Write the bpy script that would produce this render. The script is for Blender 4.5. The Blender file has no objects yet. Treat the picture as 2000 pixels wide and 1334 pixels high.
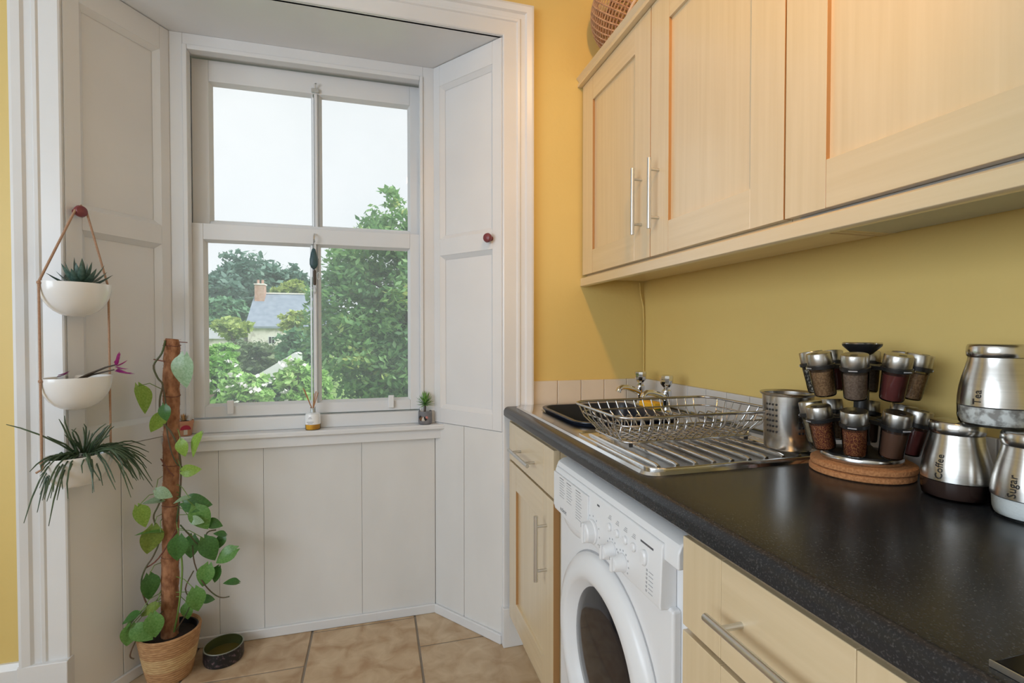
import bpy, math, random
import numpy as np
from mathutils import Matrix, Vector
R = math.radians
random.seed(7)
scene = bpy.context.scene
col = scene.collection

# ------------------------------------------------------------------ camera
CAM_Z = 1.2
cam_d = bpy.data.cameras.new('camera'); cam = bpy.data.objects.new('camera', cam_d); col.objects.link(cam)
cam.location = (0, 0, CAM_Z)
PITCH = math.atan(17 / 960)
cam.rotation_euler = (R(90) - PITCH, 0, R(-15.5))
cam_d.sensor_width = 36; cam_d.sensor_fit = 'HORIZONTAL'; cam_d.lens = 960 / 2000 * 36
cam_d.clip_start = .02; cam_d.clip_end = 500
scene.camera = cam

# ------------------------------------------------------------------ world, lights, exposure
scene.view_settings.view_transform = 'Standard'
scene.view_settings.look = 'None'
scene.view_settings.exposure = 0.0
scene.view_settings.gamma = 1
scene.view_settings.use_curve_mapping = False
w = bpy.data.worlds.new('overcast_sky'); scene.world = w; w.use_nodes = True
wn = w.node_tree; wn.nodes.clear()
wo = wn.nodes.new('ShaderNodeOutputWorld'); wb = wn.nodes.new('ShaderNodeBackground')
wt = wn.nodes.new('ShaderNodeTexCoord'); wno = wn.nodes.new('ShaderNodeTexNoise'); wr = wn.nodes.new('ShaderNodeValToRGB')
wno.inputs['Scale'].default_value = 2.2; wno.inputs['Detail'].default_value = 4
wr.color_ramp.elements[0].position = .3; wr.color_ramp.elements[0].color = (.86, .91, .95, 1)
wr.color_ramp.elements[1].position = .7; wr.color_ramp.elements[1].color = (.95, .98, 1.0, 1)
wn.links.new(wt.outputs['Generated'], wno.inputs['Vector']); wn.links.new(wno.outputs['Fac'], wr.inputs['Fac'])
wn.links.new(wr.outputs['Color'], wb.inputs['Color']); wb.inputs['Strength'].default_value = 1.14
wn.links.new(wb.outputs[0], wo.inputs[0])


def area_light(name, loc, rot, sx, sy, power, color):
    l = bpy.data.lights.new(name, 'AREA'); l.shape = 'RECTANGLE'; l.size = sx; l.size_y = sy; l.energy = power; l.color = color
    o = bpy.data.objects.new(name, l); o.location = loc; o.rotation_euler = rot; col.objects.link(o); return o


# added fill light in an unseen opening of the left wall
area_light('left_fill_light', (-2.36, -.65, 1.6), (0, R(-90), 0), 1.35, 2.5, 58, (.77, .885, 1))
# broad lamp added to brighten the trees, from high on the right
sun_d = bpy.data.lights.new('garden_fill_sun', 'SUN'); sun_d.energy = 4.2; sun_d.angle = R(50); sun_d.color = (1, .98, .93)
sun = bpy.data.objects.new('garden_fill_sun', sun_d); col.objects.link(sun); sun.rotation_euler = Vector((-.62, .42, -.9)).to_track_quat('-Z', 'Y').to_euler()
LAMP = Vector((.28, .15, 2.5))
LAMP_POWER = 44

# ------------------------------------------------------------------ helpers
def px(u, v, Y):
    """a point of the room at depth Y seen in direction (u, v) of the 2000 x 1334 frame"""
    f = 960.; yaw = R(15.5)
    fw = Vector((math.sin(yaw) * math.cos(PITCH), math.cos(yaw) * math.cos(PITCH), -math.sin(PITCH)))
    rt = Vector((math.cos(yaw), -math.sin(yaw), 0)); up = rt.cross(fw)
    d = fw + rt * ((u - 1000) / f) - up * ((v - 667) / f)
    return Vector((0, 0, CAM_Z)) + d * (Y / d.y)


class MB:
    def __init__(s, M=None):
        s.v = []; s.f = []; s.M = M

    def add(s, vs, fs):
        b = len(s.v)
        if s.M is not None: vs = [s.M @ Vector(p) for p in vs]
        s.v += [tuple(p) for p in vs]; s.f += [tuple(i + b for i in q) for q in fs]; return s

    def box(s, x0, x1, y0, y1, z0, z1):
        if x0 > x1: x0, x1 = x1, x0
        if y0 > y1: y0, y1 = y1, y0
        if z0 > z1: z0, z1 = z1, z0
        return s.add([(x0, y0, z0), (x1, y0, z0), (x1, y1, z0), (x0, y1, z0), (x0, y0, z1), (x1, y0, z1), (x1, y1, z1), (x0, y1, z1)],
                     [(0, 3, 2, 1), (4, 5, 6, 7), (0, 1, 5, 4), (1, 2, 6, 5), (2, 3, 7, 6), (3, 0, 4, 7)])

    def prism(s, poly, axis, a, b):
        """poly = 2D points; axis 'x': (y,z), 'y': (x,z), 'z': (x,y)"""
        def mk(p, t): return {'x': (t, p[0], p[1]), 'y': (p[0], t, p[1]), 'z': (p[0], p[1], t)}[axis]
        n = len(poly)
        vs = [mk(p, a) for p in poly] + [mk(p, b) for p in poly]
        fs = [tuple(range(n))[::-1], tuple(range(n, 2 * n))] + [(i, (i + 1) % n, n + (i + 1) % n, n + i) for i in range(n)]
        return s.add(vs, fs)

    def lathe(s, prof, n=24, cap0=True, cap1=True, closed=False):
        """prof = [(r, z)] about local Z"""
        vs = []; fs = []
        for (r, z) in prof:
            for k in range(n):
                a = 2 * math.pi * k / n; vs.append((r * math.cos(a), r * math.sin(a), z))
        m = len(prof)
        for i in range(m if closed else m - 1):
            j = (i + 1) % m
            for k in range(n):
                k2 = (k + 1) % n
                fs.append((i * n + k, i * n + k2, j * n + k2, j * n + k))
        if not closed:
            if cap0: fs.append(tuple(range(n))[::-1])
            if cap1: fs.append(tuple(range((m - 1) * n, m * n)))
        return s.add(vs, fs)

    def tube(s, pts, r, n=8, closed=False, cap=True):
        pts = [Vector(p) for p in pts]; m = len(pts)
        rs = r if isinstance(r, (list, tuple)) else [r] * m
        tang = []
        for i in range(m):
            if closed: t = pts[(i + 1) % m] - pts[i - 1]
            else: t = pts[min(i + 1, m - 1)] - pts[max(i - 1, 0)]
            tang.append(t.normalized() if t.length > 1e-9 else Vector((0, 0, 1)))
        ref = Vector((0, 0, 1)) if abs(tang[0].z) < .9 else Vector((1, 0, 0))
        nrm = (ref - tang[0] * ref.dot(tang[0])).normalized()
        vs = []; fs = []
        for i in range(m):
            nrm = (nrm - tang[i] * nrm.dot(tang[i]))
            nrm = nrm.normalized() if nrm.length > 1e-6 else tang[i].orthogonal().normalized()
            b = tang[i].cross(nrm)
            for k in range(n):
                a = 2 * math.pi * k / n
                vs.append(pts[i] + (nrm * math.cos(a) + b * math.sin(a)) * rs[i])
        for i in range(m if closed else m - 1):
            j = (i + 1) % m
            for k in range(n):
                fs.append((i * n + k, i * n + (k + 1) % n, j * n + (k + 1) % n, j * n + k))
        if cap and not closed:
            fs.append(tuple(range(n))[::-1]); fs.append(tuple(range((m - 1) * n, m * n)))
        return s.add(vs, fs)

    def mesh(s, name, mat, smooth=None):
        me = bpy.data.meshes.new(name); me.from_pydata(s.v, [], s.f); me.update()
        if mat: me.materials.append(M[mat] if isinstance(mat, str) else mat)
        if smooth is not None:
            me.shade_smooth(); me.set_sharp_from_angle(angle=R(smooth))
        return me

    def build(s, name, mat, parent=None, smooth=None, bevel=0, local=False, seg=2):
        o = bpy.data.objects.new(name, s.mesh(name, mat, smooth)); col.objects.link(o)
        put(o, parent, local)
        if bevel:
            b = o.modifiers.new('bevel', 'BEVEL'); b.width = bevel; b.segments = seg; b.limit_method = 'ANGLE'; b.angle_limit = R(40)
            if smooth is None:
                o.data.shade_smooth(); o.data.set_sharp_from_angle(angle=R(35)); b.harden_normals = True
        return o


def put(o, parent, local=False):
    """meshes are written in room coordinates; a part of a thing standing at P is shifted back by P"""
    if parent is not None:
        o.parent = parent
        if not local and parent.type == 'EMPTY': o.location = -Vector(parent.location)


def tag(o, label=None, cat=None, group=None, kind=None):
    if label: o['label'] = label
    if cat: o['category'] = cat
    if group: o['group'] = group
    if kind: o['kind'] = kind
    return o


def empty(name, loc, label=None, cat=None, group=None, kind=None, rot=(0, 0, 0)):
    o = bpy.data.objects.new(name, None); o.empty_display_size = .05; o.location = loc; o.rotation_euler = rot; col.objects.link(o)
    return tag(o, label, cat, group, kind)


def instance(name, me, parent, mat4=None):
    o = bpy.data.objects.new(name, me); col.objects.link(o); o.parent = parent
    if mat4 is not None:
        base = Matrix.Translation(-Vector(parent.location)) if parent.type == 'EMPTY' else Matrix()
        o.matrix_local = base @ mat4
    return o


def copy_tree(o, parent=None):
    c = o.copy(); col.objects.link(c); c.parent = parent
    for ch in [x for x in bpy.data.objects if x.parent == o]: copy_tree(ch, c)
    return c


def rrect(x0, x1, y0, y1, r, k=5):
    out = []
    for (cx, cy, a0) in ((x1 - r, y1 - r, 0), (x0 + r, y1 - r, 90), (x0 + r, y0 + r, 180), (x1 - r, y0 + r, 270)):
        for i in range(k + 1):
            a = R(a0 + 90 * i / k); out.append((cx + r * math.cos(a), cy + r * math.sin(a)))
    return out


def text_geo(body, size):
    cu = bpy.data.curves.new('t', 'FONT'); cu.body = body; cu.size = size; cu.align_x = 'CENTER'; cu.align_y = 'CENTER'; cu.resolution_u = 2
    o = bpy.data.objects.new('t', cu); col.objects.link(o)
    dg = bpy.context.evaluated_depsgraph_get(); dg.update()
    me = o.evaluated_get(dg).to_mesh()
    vs = [tuple(v.co) for v in me.vertices]; fs = [tuple(p.vertices) for p in me.polygons]
    o.evaluated_get(dg).to_mesh_clear(); bpy.data.objects.remove(o); bpy.data.curves.remove(cu)
    return vs, fs


# ------------------------------------------------------------------ materials
M = {}


def mat(name, c, rough=.5, metal=0., c2=None, scale=8., stretch=(1, 1, 1), bump=0., bscale=None, detail=3., lo=.35, hi=.65,
        coat=0., spec=.5, distort=0., trans=0., aniso=0.):
    m = bpy.data.materials.new(name); m.use_nodes = True; nt = m.node_tree; p = nt.nodes['Principled BSDF']
    p.inputs['Base Color'].default_value = (*c, 1); p.inputs['Roughness'].default_value = rough; p.inputs['Metallic'].default_value = metal
    p.inputs['Specular IOR Level'].default_value = spec; p.inputs['Coat Weight'].default_value = coat
    p.inputs['Coat Roughness'].default_value = .16 if coat < .6 else .24; p.inputs['Coat IOR'].default_value = 1.5 if coat < .6 else 2.05
    p.inputs['Transmission Weight'].default_value = trans
    p.inputs['Anisotropic'].default_value = aniso
    if c2 or bump:
        tc = nt.nodes.new('ShaderNodeTexCoord'); mp = nt.nodes.new('ShaderNodeMapping'); mp.inputs['Scale'].default_value = stretch
        nt.links.new(tc.outputs['Object'], mp.inputs['Vector'])
    if c2:
        n = nt.nodes.new('ShaderNodeTexNoise'); n.inputs['Scale'].default_value = scale; n.inputs['Detail'].default_value = detail
        n.inputs['Distortion'].default_value = distort
        r = nt.nodes.new('ShaderNodeValToRGB'); r.color_ramp.elements[0].position = lo; r.color_ramp.elements[1].position = hi
        r.color_ramp.elements[0].color = (*c, 1); r.color_ramp.elements[1].color = (*c2, 1)
        nt.links.new(mp.outputs[0], n.inputs['Vector']); nt.links.new(n.outputs['Fac'], r.inputs['Fac'])
        nt.links.new(r.outputs['Color'], p.inputs['Base Color'])
    if bump:
        n2 = nt.nodes.new('ShaderNodeTexNoise'); n2.inputs['Scale'].default_value = bscale or scale; n2.inputs['Detail'].default_value = 3
        b = nt.nodes.new('ShaderNodeBump'); b.inputs['Strength'].default_value = bump; b.inputs['Distance'].default_value = .004
        nt.links.new(mp.outputs[0], n2.inputs['Vector']); nt.links.new(n2.outputs['Fac'], b.inputs['Height'])
        nt.links.new(b.outputs['Normal'], p.inputs['Normal'])
    M[name] = m; return m


def glass_mat(name, tint=(1, 1, 1), refl=.06, rough=.02):
    m = bpy.data.materials.new(name); m.use_nodes = True; nt = m.node_tree; nt.nodes.clear()
    o = nt.nodes.new('ShaderNodeOutputMaterial'); t = nt.nodes.new('ShaderNodeBsdfTransparent'); g = nt.nodes.new('ShaderNodeBsdfGlossy')
    t.inputs['Color'].default_value = (*tint, 1); g.inputs['Roughness'].default_value = rough
    fr = nt.nodes.new('ShaderNodeFresnel'); fr.inputs['IOR'].default_value = 1.45
    mx = nt.nodes.new('ShaderNodeMixShader')
    nt.links.new(fr.outputs[0], mx.inputs[0]); nt.links.new(t.outputs[0], mx.inputs[1]); nt.links.new(g.outputs[0], mx.inputs[2])
    nt.links.new(mx.outputs[0], o.inputs[0]); M[name] = m


def leaf_mat(name, ca, cb, cc=None, transl=.35, rough=.5, nscale=.9):
    """foliage: colour differs from leaf to leaf and from spray to spray"""
    m = bpy.data.materials.new(name); m.use_nodes = True; nt = m.node_tree; nt.nodes.clear()
    o = nt.nodes.new('ShaderNodeOutputMaterial'); p = nt.nodes.new('ShaderNodeBsdfPrincipled'); t = nt.nodes.new('ShaderNodeBsdfTranslucent')
    p.inputs['Roughness'].default_value = rough
    mx = nt.nodes.new('ShaderNodeMixShader'); mx.inputs[0].default_value = transl
    gi = nt.nodes.new('ShaderNodeNewGeometry'); r = nt.nodes.new('ShaderNodeValToRGB')
    r.color_ramp.elements[0].color = (*ca, 1); r.color_ramp.elements[1].color = (*cb, 1)
    if cc: e = r.color_ramp.elements.new(.86); e.color = (*cb, 1); r.color_ramp.elements[2].color = (*cc, 1)
    tc = nt.nodes.new('ShaderNodeTexCoord'); n = nt.nodes.new('ShaderNodeTexNoise'); n.inputs['Scale'].default_value = nscale; n.inputs['Detail'].default_value = 2
    md = nt.nodes.new('ShaderNodeMath'); md.operation = 'MULTIPLY_ADD'; md.inputs[1].default_value = .6
    m2 = nt.nodes.new('ShaderNodeMath'); m2.operation = 'MULTIPLY_ADD'; m2.inputs[1].default_value = 1.5; m2.inputs[2].default_value = -.55
    nt.links.new(tc.outputs['Object'], n.inputs['Vector']); nt.links.new(n.outputs['Fac'], m2.inputs[0])
    nt.links.new(gi.outputs['Random Per Island'], md.inputs[0]); nt.links.new(m2.outputs[0], md.inputs[2])
    nt.links.new(md.outputs[0], r.inputs['Fac'])
    nt.links.new(r.outputs[0], p.inputs['Base Color']); nt.links.new(r.outputs[0], t.inputs['Color'])
    nt.links.new(p.outputs[0], mx.inputs[1]); nt.links.new(t.outputs[0], mx.inputs[2]); nt.links.new(mx.outputs[0], o.inputs[0])
    M[name] = m


def plant_mat(name, ca, cb, transl=.2, rough=.35, scale=14.):
    m = mat(name, ca, rough, c2=cb, scale=scale); nt = m.node_tree; p = nt.nodes['Principled BSDF']
    o = nt.nodes['Material Output']; t = nt.nodes.new('ShaderNodeBsdfTranslucent'); mx = nt.nodes.new('ShaderNodeMixShader'); mx.inputs[0].default_value = transl
    src = p.inputs['Base Color'].links[0].from_socket; nt.links.new(src, t.inputs['Color'])
    nt.links.new(p.outputs[0], mx.inputs[1]); nt.links.new(t.outputs[0], mx.inputs[2]); nt.links.new(mx.outputs[0], o.inputs[0])


mat('white_gloss', (.78, .78, .785), .3, c2=(.74, .74, .75), scale=3, bump=.12, bscale=14)
mat('white_board', (.77, .76, .745), .38, c2=(.72, .71, .695), scale=4, bump=.2, bscale=18, stretch=(1, 1, .5))
mat('white_plastic', (.80, .80, .81), .28)
mat('white_plain', (.8, .8, .8), .5)
mat('yellow_paint', (.76, .565, .20), .5, c2=(.73, .54, .188), scale=2.5, bump=.12, bscale=60)
mat('ceiling_paint', (.80, .79, .77), .8)
WOOD = ((.74, .59, .38), (.675, .525, .32))
mat('wood_v', WOOD[0], .36, c2=WOOD[1], scale=1, stretch=(70, 70, 2.2), detail=4, lo=.3, hi=.75, coat=.8)
mat('wood_h', WOOD[0], .36, c2=WOOD[1], scale=1, stretch=(70, 2.2, 70), detail=4, lo=.3, hi=.75, coat=.8)
mat('wood_edge', (.44, .23, .085), .55)
mat('worktop', (.020, .0205, .023), .25, c2=(.085, .085, .088), scale=400, detail=3, lo=.54, hi=.78, spec=.36)
mat('steel', (.62, .61, .59), .22, 1.)
mat('steel_brushed', (.60, .585, .56), .26, 1., c2=(.55, .535, .51), scale=1, stretch=(4, 4, 300))
mat('steel_sink', (.70, .70, .70), .14, 1., bump=.06, bscale=9)
mat('steel_lid', (.47, .455, .43), .3, 1.)
mat('chrome', (.75, .76, .78), .06, 1.)
mat('nickel', (.66, .66, .65), .32, 1.)
mat('wire', (.50, .50, .51), .18, 1.)
mat('tile_cream', (.74, .645, .53), .3, c2=(.70, .61, .50), scale=9, bump=.1, bscale=12)
mat('tile_white', (.74, .70, .66), .3, c2=(.70, .665, .63), scale=9, bump=.1, bscale=12)
mat('grout', (.30, .25, .20), .9)
mat('wall_grout', (.45, .36, .27), .9)
for i, (a, b) in enumerate((((.43, .27, .145), (.64, .48, .31)), ((.40, .255, .14), (.61, .45, .29)), ((.45, .295, .165), (.65, .50, .335)))):
    mat('floor_tile%d' % i, a, .42, c2=b, scale=13, detail=10, bump=.25, bscale=22, lo=.33, hi=.68, distort=.6)
mat('black_plastic', (.013, .013, .014), .35)
mat('dark_bowl', (.012, .016, .028), .3)
mat('black_glass', (.006, .006, .007), .12, spec=.12)
mat('dark_glass', (.012, .012, .016), .08)
mat('ink', (.10, .10, .11), .6)
mat('pale_ink', (.42, .42, .44), .6)
mat('steel_hood', (.50, .51, .52), .45, .6)
glass_mat('glass'); glass_mat('jar_glass', (.93, .95, .94))
_g = M['glass'].node_tree; _out = [n_ for n_ in _g.nodes if n_.type == 'OUTPUT_MATERIAL'][0]; _src = _out.inputs[0].links[0].from_socket
_tl = _g.nodes.new('ShaderNodeBsdfTranslucent'); _tl.inputs['Color'].default_value = (.86, .95, 1, 1); _mx = _g.nodes.new('ShaderNodeMixShader')
_tc = _g.nodes.new('ShaderNodeTexCoord'); _nz = _g.nodes.new('ShaderNodeTexNoise'); _nz.inputs['Scale'].default_value = 4; _mr = _g.nodes.new('ShaderNodeMapRange')
_mr.inputs['To Min'].default_value = .06; _mr.inputs['To Max'].default_value = .12      # dust film on the old panes, doubling as painted haze over the view
_g.links.new(_tc.outputs['Object'], _nz.inputs['Vector']); _g.links.new(_nz.outputs['Fac'], _mr.inputs['Value']); _g.links.new(_mr.outputs[0], _mx.inputs[0])
_g.links.new(_src, _mx.inputs[1]); _g.links.new(_tl.outputs[0], _mx.inputs[2]); _g.links.new(_mx.outputs[0], _out.inputs[0])
mat('cork', (.52, .24, .095), .85, c2=(.36, .15, .055), scale=260, detail=3, bump=.4, bscale=200)
mat('ceramic', (.86, .86, .86), .18, coat=.3)
mat('cord', (.47, .29, .19), .8, c2=(.38, .22, .14), scale=300)
mat('soil', (.022, .014, .010), .95, bump=.6, bscale=80)
mat('knob_red', (.20, .04, .045), .35)
mat('moss', (.22, .088, .04), .95, c2=(.42, .20, .10), scale=60, bump=1., bscale=90, stretch=(1, 1, .6))
mat('straw_dark', (.36, .185, .08), .8, c2=(.52, .30, .14), scale=50, stretch=(1, 1, 5), bump=.5, bscale=60)
mat('straw_light', (.60, .41, .20), .8, c2=(.48, .29, .13), scale=50, stretch=(1, 1, 5), bump=.5, bscale=60)
plant_mat('leaf_dark', (.045, .14, .03), (.075, .21, .05))
plant_mat('leaf_mid', (.09, .24, .045), (.16, .33, .09))
plant_mat('leaf_lime', (.24, .42, .06), (.36, .55, .11), .35)
plant_mat('leaf_pale', (.26, .42, .24), (.40, .55, .37), .2)
plant_mat('leaf_olive', (.17, .25, .045), (.25, .34, .07))
mat('vine', (.055, .09, .03), .5, c2=(.12, .07, .045), scale=20)
mat('petiole', (.16, .27, .06), .5)
mat('aerial_root', (.16, .055, .035), .7)
mat('haworthia', (.045, .095, .075), .4, c2=(.10, .17, .14), scale=90)
mat('rhipsalis', (.035, .07, .035), .45, c2=(.08, .125, .07), scale=40)
mat('magenta', (.36, .018, .24), .5, c2=(.48, .06, .36), scale=40)
mat('dark_stem', (.07, .05, .035), .6)
mat('pet_out', (.010, .012, .014), .35, c2=(.17, .11, .13), scale=95, detail=4, lo=.55, hi=.72)
mat('pet_in', (.05, .065, .025), .25, c2=(.075, .075, .02), scale=8)
mat('pet_rim', (.20, .21, .16), .4)
mat('water', (.11, .085, .018), .05)
mat('fish_red', (.30, .06, .03), .4)
mat('amber', (.95, .50, .05), .1)
mat('frost_glass', (.90, .91, .92), .2)
mat('reed', (.42, .21, .10), .8)
mat('grey_pot', (.15, .15, .165), .55, c2=(.2, .2, .215), scale=40, bump=.2, bscale=60)
mat('dog_brown', (.16, .075, .03), .6); mat('dog_white', (.6, .56, .5), .6); mat('dog_black', (.015, .013, .013), .5); mat('dog_pink', (.55, .22, .2), .5)
mat('green_succ', (.10, .27, .05), .45, c2=(.22, .42, .10), scale=40)
mat('terracotta', (.55, .27, .16), .7); mat('mushroom_red', (.36, .01, .05), .4)
mat('sponge', (.85, .48, .03), .9, bump=.5, bscale=150)
mat('wicker', (.40, .22, .13), .7, c2=(.52, .32, .19), scale=60)
mat('wicker_rim', (.60, .44, .32), .7)
mat('feather', (.03, .06, .075), .4, c2=(.05, .11, .12), scale=30)
mat('crystal', (.7, .72, .74), .08, .2)
mat('sp_cumin', (.20, .10, .045), .9, c2=(.34, .19, .09), scale=330, lo=.42, hi=.58)
mat('sp_paprika', (.13, .022, .018), .9)
mat('sp_chilli', (.13, .02, .012), .9, c2=(.42, .16, .05), scale=520, detail=5, lo=.46, hi=.58)
mat('sp_brown', (.13, .055, .03), .9)
mat('sp_grey', (.16, .10, .07), .9, c2=(.27, .18, .13), scale=330)
mat('sp_dark', (.02, .018, .016), .9, c2=(.35, .32, .28), scale=200, lo=.5, hi=.6)
mat('sp_pale', (.33, .27, .18), .9, c2=(.20, .15, .09), scale=250)
mat('coffee', (.035, .012, .007), .8); mat('sugar', (.86, .86, .86), .7, bump=.3, bscale=300)
mat('teabag', (.86, .84, .82), .9, c2=(.36, .33, .31), scale=75, lo=.45, hi=.62)
mat('roof_slate', (.19, .235, .30), .6, c2=(.25, .30, .37), scale=2.5)
mat('stone_white', (.82, .79, .75), .9, c2=(.60, .56, .53), scale=2.4, lo=.5, hi=.62)
mat('brick_chim', (.42, .24, .18), .9, c2=(.52, .36, .29), scale=4)
mat('grass', (.10, .20, .045), .9, c2=(.18, .30, .07), scale=.8)
mat('bark', (.07, .05, .035), .9)
mat('shed_grey', (.34, .37, .38), .8); mat('frame_white', (.75, .78, .78), .4)
mat('fence_brown', (.20, .14, .11), .9)
leaf_mat('fol_big', (.08, .22, .10), (.27, .48, .17), (.58, .66, .22), nscale=1.1)
leaf_mat('fol_far_hazed', (.10, .21, .17), (.20, .34, .26), nscale=.16)  # leaf colour shifted to blue-green to imitate distance haze
leaf_mat('fol_mid', (.11, .27, .15), (.24, .46, .22), nscale=.3)
leaf_mat('fol_yel', (.28, .42, .11), (.52, .60, .18), nscale=.6)
leaf_mat('fol_olive', (.12, .20, .10), (.26, .34, .17), nscale=.8)
leaf_mat('fol_lime', (.20, .45, .10), (.42, .68, .22), (.60, .74, .34), nscale=1.4)
mat('petal_white', (.85, .85, .85), .7)
mb_ = bpy.data.materials.new('bulb'); mb_.use_nodes = True
mb_.node_tree.nodes['Principled BSDF'].inputs['Emission Color'].default_value = (1, .66, .36, 1)
mb_.node_tree.nodes['Principled BSDF'].inputs['Emission Strength'].default_value = 14; M['bulb'] = mb_

# ------------------------------------------------------------------ room shell
YW = 1.818      # face of the window wall
YB = 2.11       # back of the window recess
XR = 1.072      # face of the right wall
AL, AR, AZ = -.914, .466, 2.318     # window opening in the wall: left, right, head
CL, CR = -.735, .243                # back corners of the splayed recess
XLW, YRW, ZC = -2.4, -2.2, 2.75     # left wall, rear wall, ceiling
SILL = .815


def struct(mb, name, m, **k):
    o = mb.build(name, m, **k); o['kind'] = 'structure'; return o


T = .025
b = MB()
b.box(XLW - .1, AL - .03, YW, 2.4, -.02, ZC); b.box(AR + .03, XR + .12, YW, 2.4, -.02, ZC); b.box(AL - .03, AR + .03, YW, 2.4, AZ + .03, ZC)
wall_window = struct(b, 'wall_window', 'yellow_paint')
struct(MB().box(XR, XR + .12, YRW - .1, YW, -.02, ZC), 'wall_right', 'yellow_paint')
wl = MB()
wl.box(XLW - .1, XLW, YRW, -1.95, 0, ZC).box(XLW - .1, XLW, .65, YW, 0, ZC).box(XLW - .1, XLW, -1.95, .65, 0, .88).box(XLW - .1, XLW, -1.95, .65, 2.3, ZC)
struct(wl, 'wall_left', 'ceiling_paint')
wr_ = MB().box(XLW - .1, XR + .12, YRW - .1, YRW, 0, ZC)
struct(wr_, 'wall_rear', 'ceiling_paint')
struct(MB().box(XLW - .1, XR + .12, YRW - .1, 2.4, ZC, ZC + .1), 'ceiling', 'ceiling_paint')
w2 = MB(); xa, xb = XLW - .07, XLW - .03  # unseen window frame, added to hold the left fill light
w2.box(xa, xb, -1.95, -1.89, .88, 2.3).box(xa, xb, .59, .65, .88, 2.3).box(xa, xb, -1.89, .59, .88, .95).box(xa, xb, -1.89, .59, 2.23, 2.3).box(xa, xb, -.67, -.63, .95, 2.23)
struct(w2, 'fill_light_frame', 'white_gloss')

# window recess: splayed linings, back boards, head
sl = MB().prism([(AL - .03, YW + .001), (AL - .02, YW + .001), (CL - .02, YB + .01), (CL - .02, 2.4), (AL - .03, 2.4)], 'z', 0, AZ + .03)
lin_l = struct(sl, 'wall_recess_left', 'white_board')
sr = MB().prism([(AR + .03, YW + .001), (AR + .03, 2.4), (CR + .02, 2.4), (CR + .02, YB + .01), (AR + .02, YW + .001)], 'z', 0, AZ + .03)
lin_r = struct(sr, 'wall_recess_right', 'white_board')
lin_b = struct(MB().box(CL - .03, CR + .03, YB + .012, 2.4, 0, SILL - .06), 'wall_recess_back', 'white_board')
struct(MB().prism([(AL - .03, YW + .002), (AR + .03, YW + .002), (CR + .03, YB + .15), (CL - .03, YB + .15)], 'z', AZ, AZ + .05), 'ceiling_recess', 'white_gloss')
# boards under the sill (each a plank)
JX = [CL, -.584, -.427, -.058, CR]
for i in range(4):
    MB().box(JX[i] + .0004, JX[i + 1] - .0004, YB, YB + .014, .03, SILL - .03).build('board', 'white_board', lin_b, bevel=.0012)


class Splay:
    """frame along one splayed side: s = distance from the front edge, d = proud into the recess"""
    def __init__(s, p0, p1, side):
        s.p0 = Vector((*p0, 0)); t = Vector((*p1, 0)) - s.p0; s.L = t.length; s.t = t.normalized()
        s.n = Vector((s.t.y, -s.t.x, 0)) * (1 if side == 'L' else -1)
        if side == 'L' and s.n.x < 0: s.n = -s.n
        if side == 'R' and s.n.x > 0: s.n = -s.n
        s.side = side

    def mat(s):
        t, n = s.t, s.n
        return Matrix(((t.x, n.x, 0, s.p0.x), (t.y, n.y, 0, s.p0.y), (0, 0, 1, 0), (0, 0, 0, 1)))


SPL = Splay((AL, YW), (CL, YB), 'L'); SPR = Splay((AR, YW), (CR, YB), 'R')
for sp, ln, joints in ((SPL, lin_l, (0, .155, .342)), (SPR, lin_r, (0, .20, .367))):
    jj = list(joints); jj[-1] = sp.L
    for i in range(2):
        MB(sp.mat()).box(jj[i] + .001, jj[i + 1] - .001, -.016, 0, .03, SILL + .004).build('board', 'white_board', ln, bevel=.0015)


def shutter(sp, label, knob_s, knob_z, knob_label):
    z0, z1 = SILL + .006, AZ - .002
    c = sp.p0 + sp.t * (sp.L / 2); c.z = z0
    root = empty('window_shutter', c, label, 'shutter', 'panelled window shutters')
    L = sp.L; a, bb = .046, L - .036
    mm = sp.mat()
    MB(mm).box(.001, a, -.018, .004, z0, z1).build('stile', 'white_gloss', root, bevel=.0015)
    MB(mm).box(bb, L - .001, -.018, .004, z0, z1).build('stile', 'white_gloss', root, bevel=.0015)
    for (r0, r1) in ((z0, .882), (1.523, 1.592), (2.23, z1)):
        MB(mm).box(a, bb, -.018, .004, r0, r1).build('rail', 'white_gloss', root, bevel=.0015)
    for (p0, p1) in ((.882, 1.523), (1.592, 2.23)):
        pan = MB(mm).box(a, bb, -.019, -.014, p0, p1).build('panel', 'white_gloss', root)
        # bevelled moulding running round the sunk panel
        w_ = .017; q = MB(mm)
        o_ = [(a, p0), (bb, p0), (bb, p1), (a, p1)]; i_ = [(a + w_, p0 + w_), (bb - w_, p0 + w_), (bb - w_, p1 - w_), (a + w_, p1 - w_)]
        vs = [(s_, .002, z_) for s_, z_ in o_] + [(s_, -.013, z_) for s_, z_ in i_]
        q.add(vs, [(k, (k + 1) % 4, 4 + (k + 1) % 4, 4 + k) for k in range(4)])
        q.build('moulding', 'white_gloss', pan)
    base = sp.p0 + sp.t * knob_s
    km = Matrix.Translation((base.x, base.y, knob_z)) @ sp.n.to_track_quat('Z', 'Y').to_matrix().to_4x4()
    MB(km).lathe([(.009, .004), (.007, .012), (.009, .016), (.0165, .022), (.0185, .029), (.0155, .036), (.007, .040)], 20).build('knob', 'knob_red', root, smooth=40)['label'] = knob_label
    return root


shutter(SPL, 'white panelled shutter on the left side of the window, behind the hanging planter', .026, 1.575, 'dark red round knob')
shutter(SPR, 'white panelled shutter on the right side of the window, beside the yellow wall', .05, 1.563, 'dark red round knob')

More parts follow.
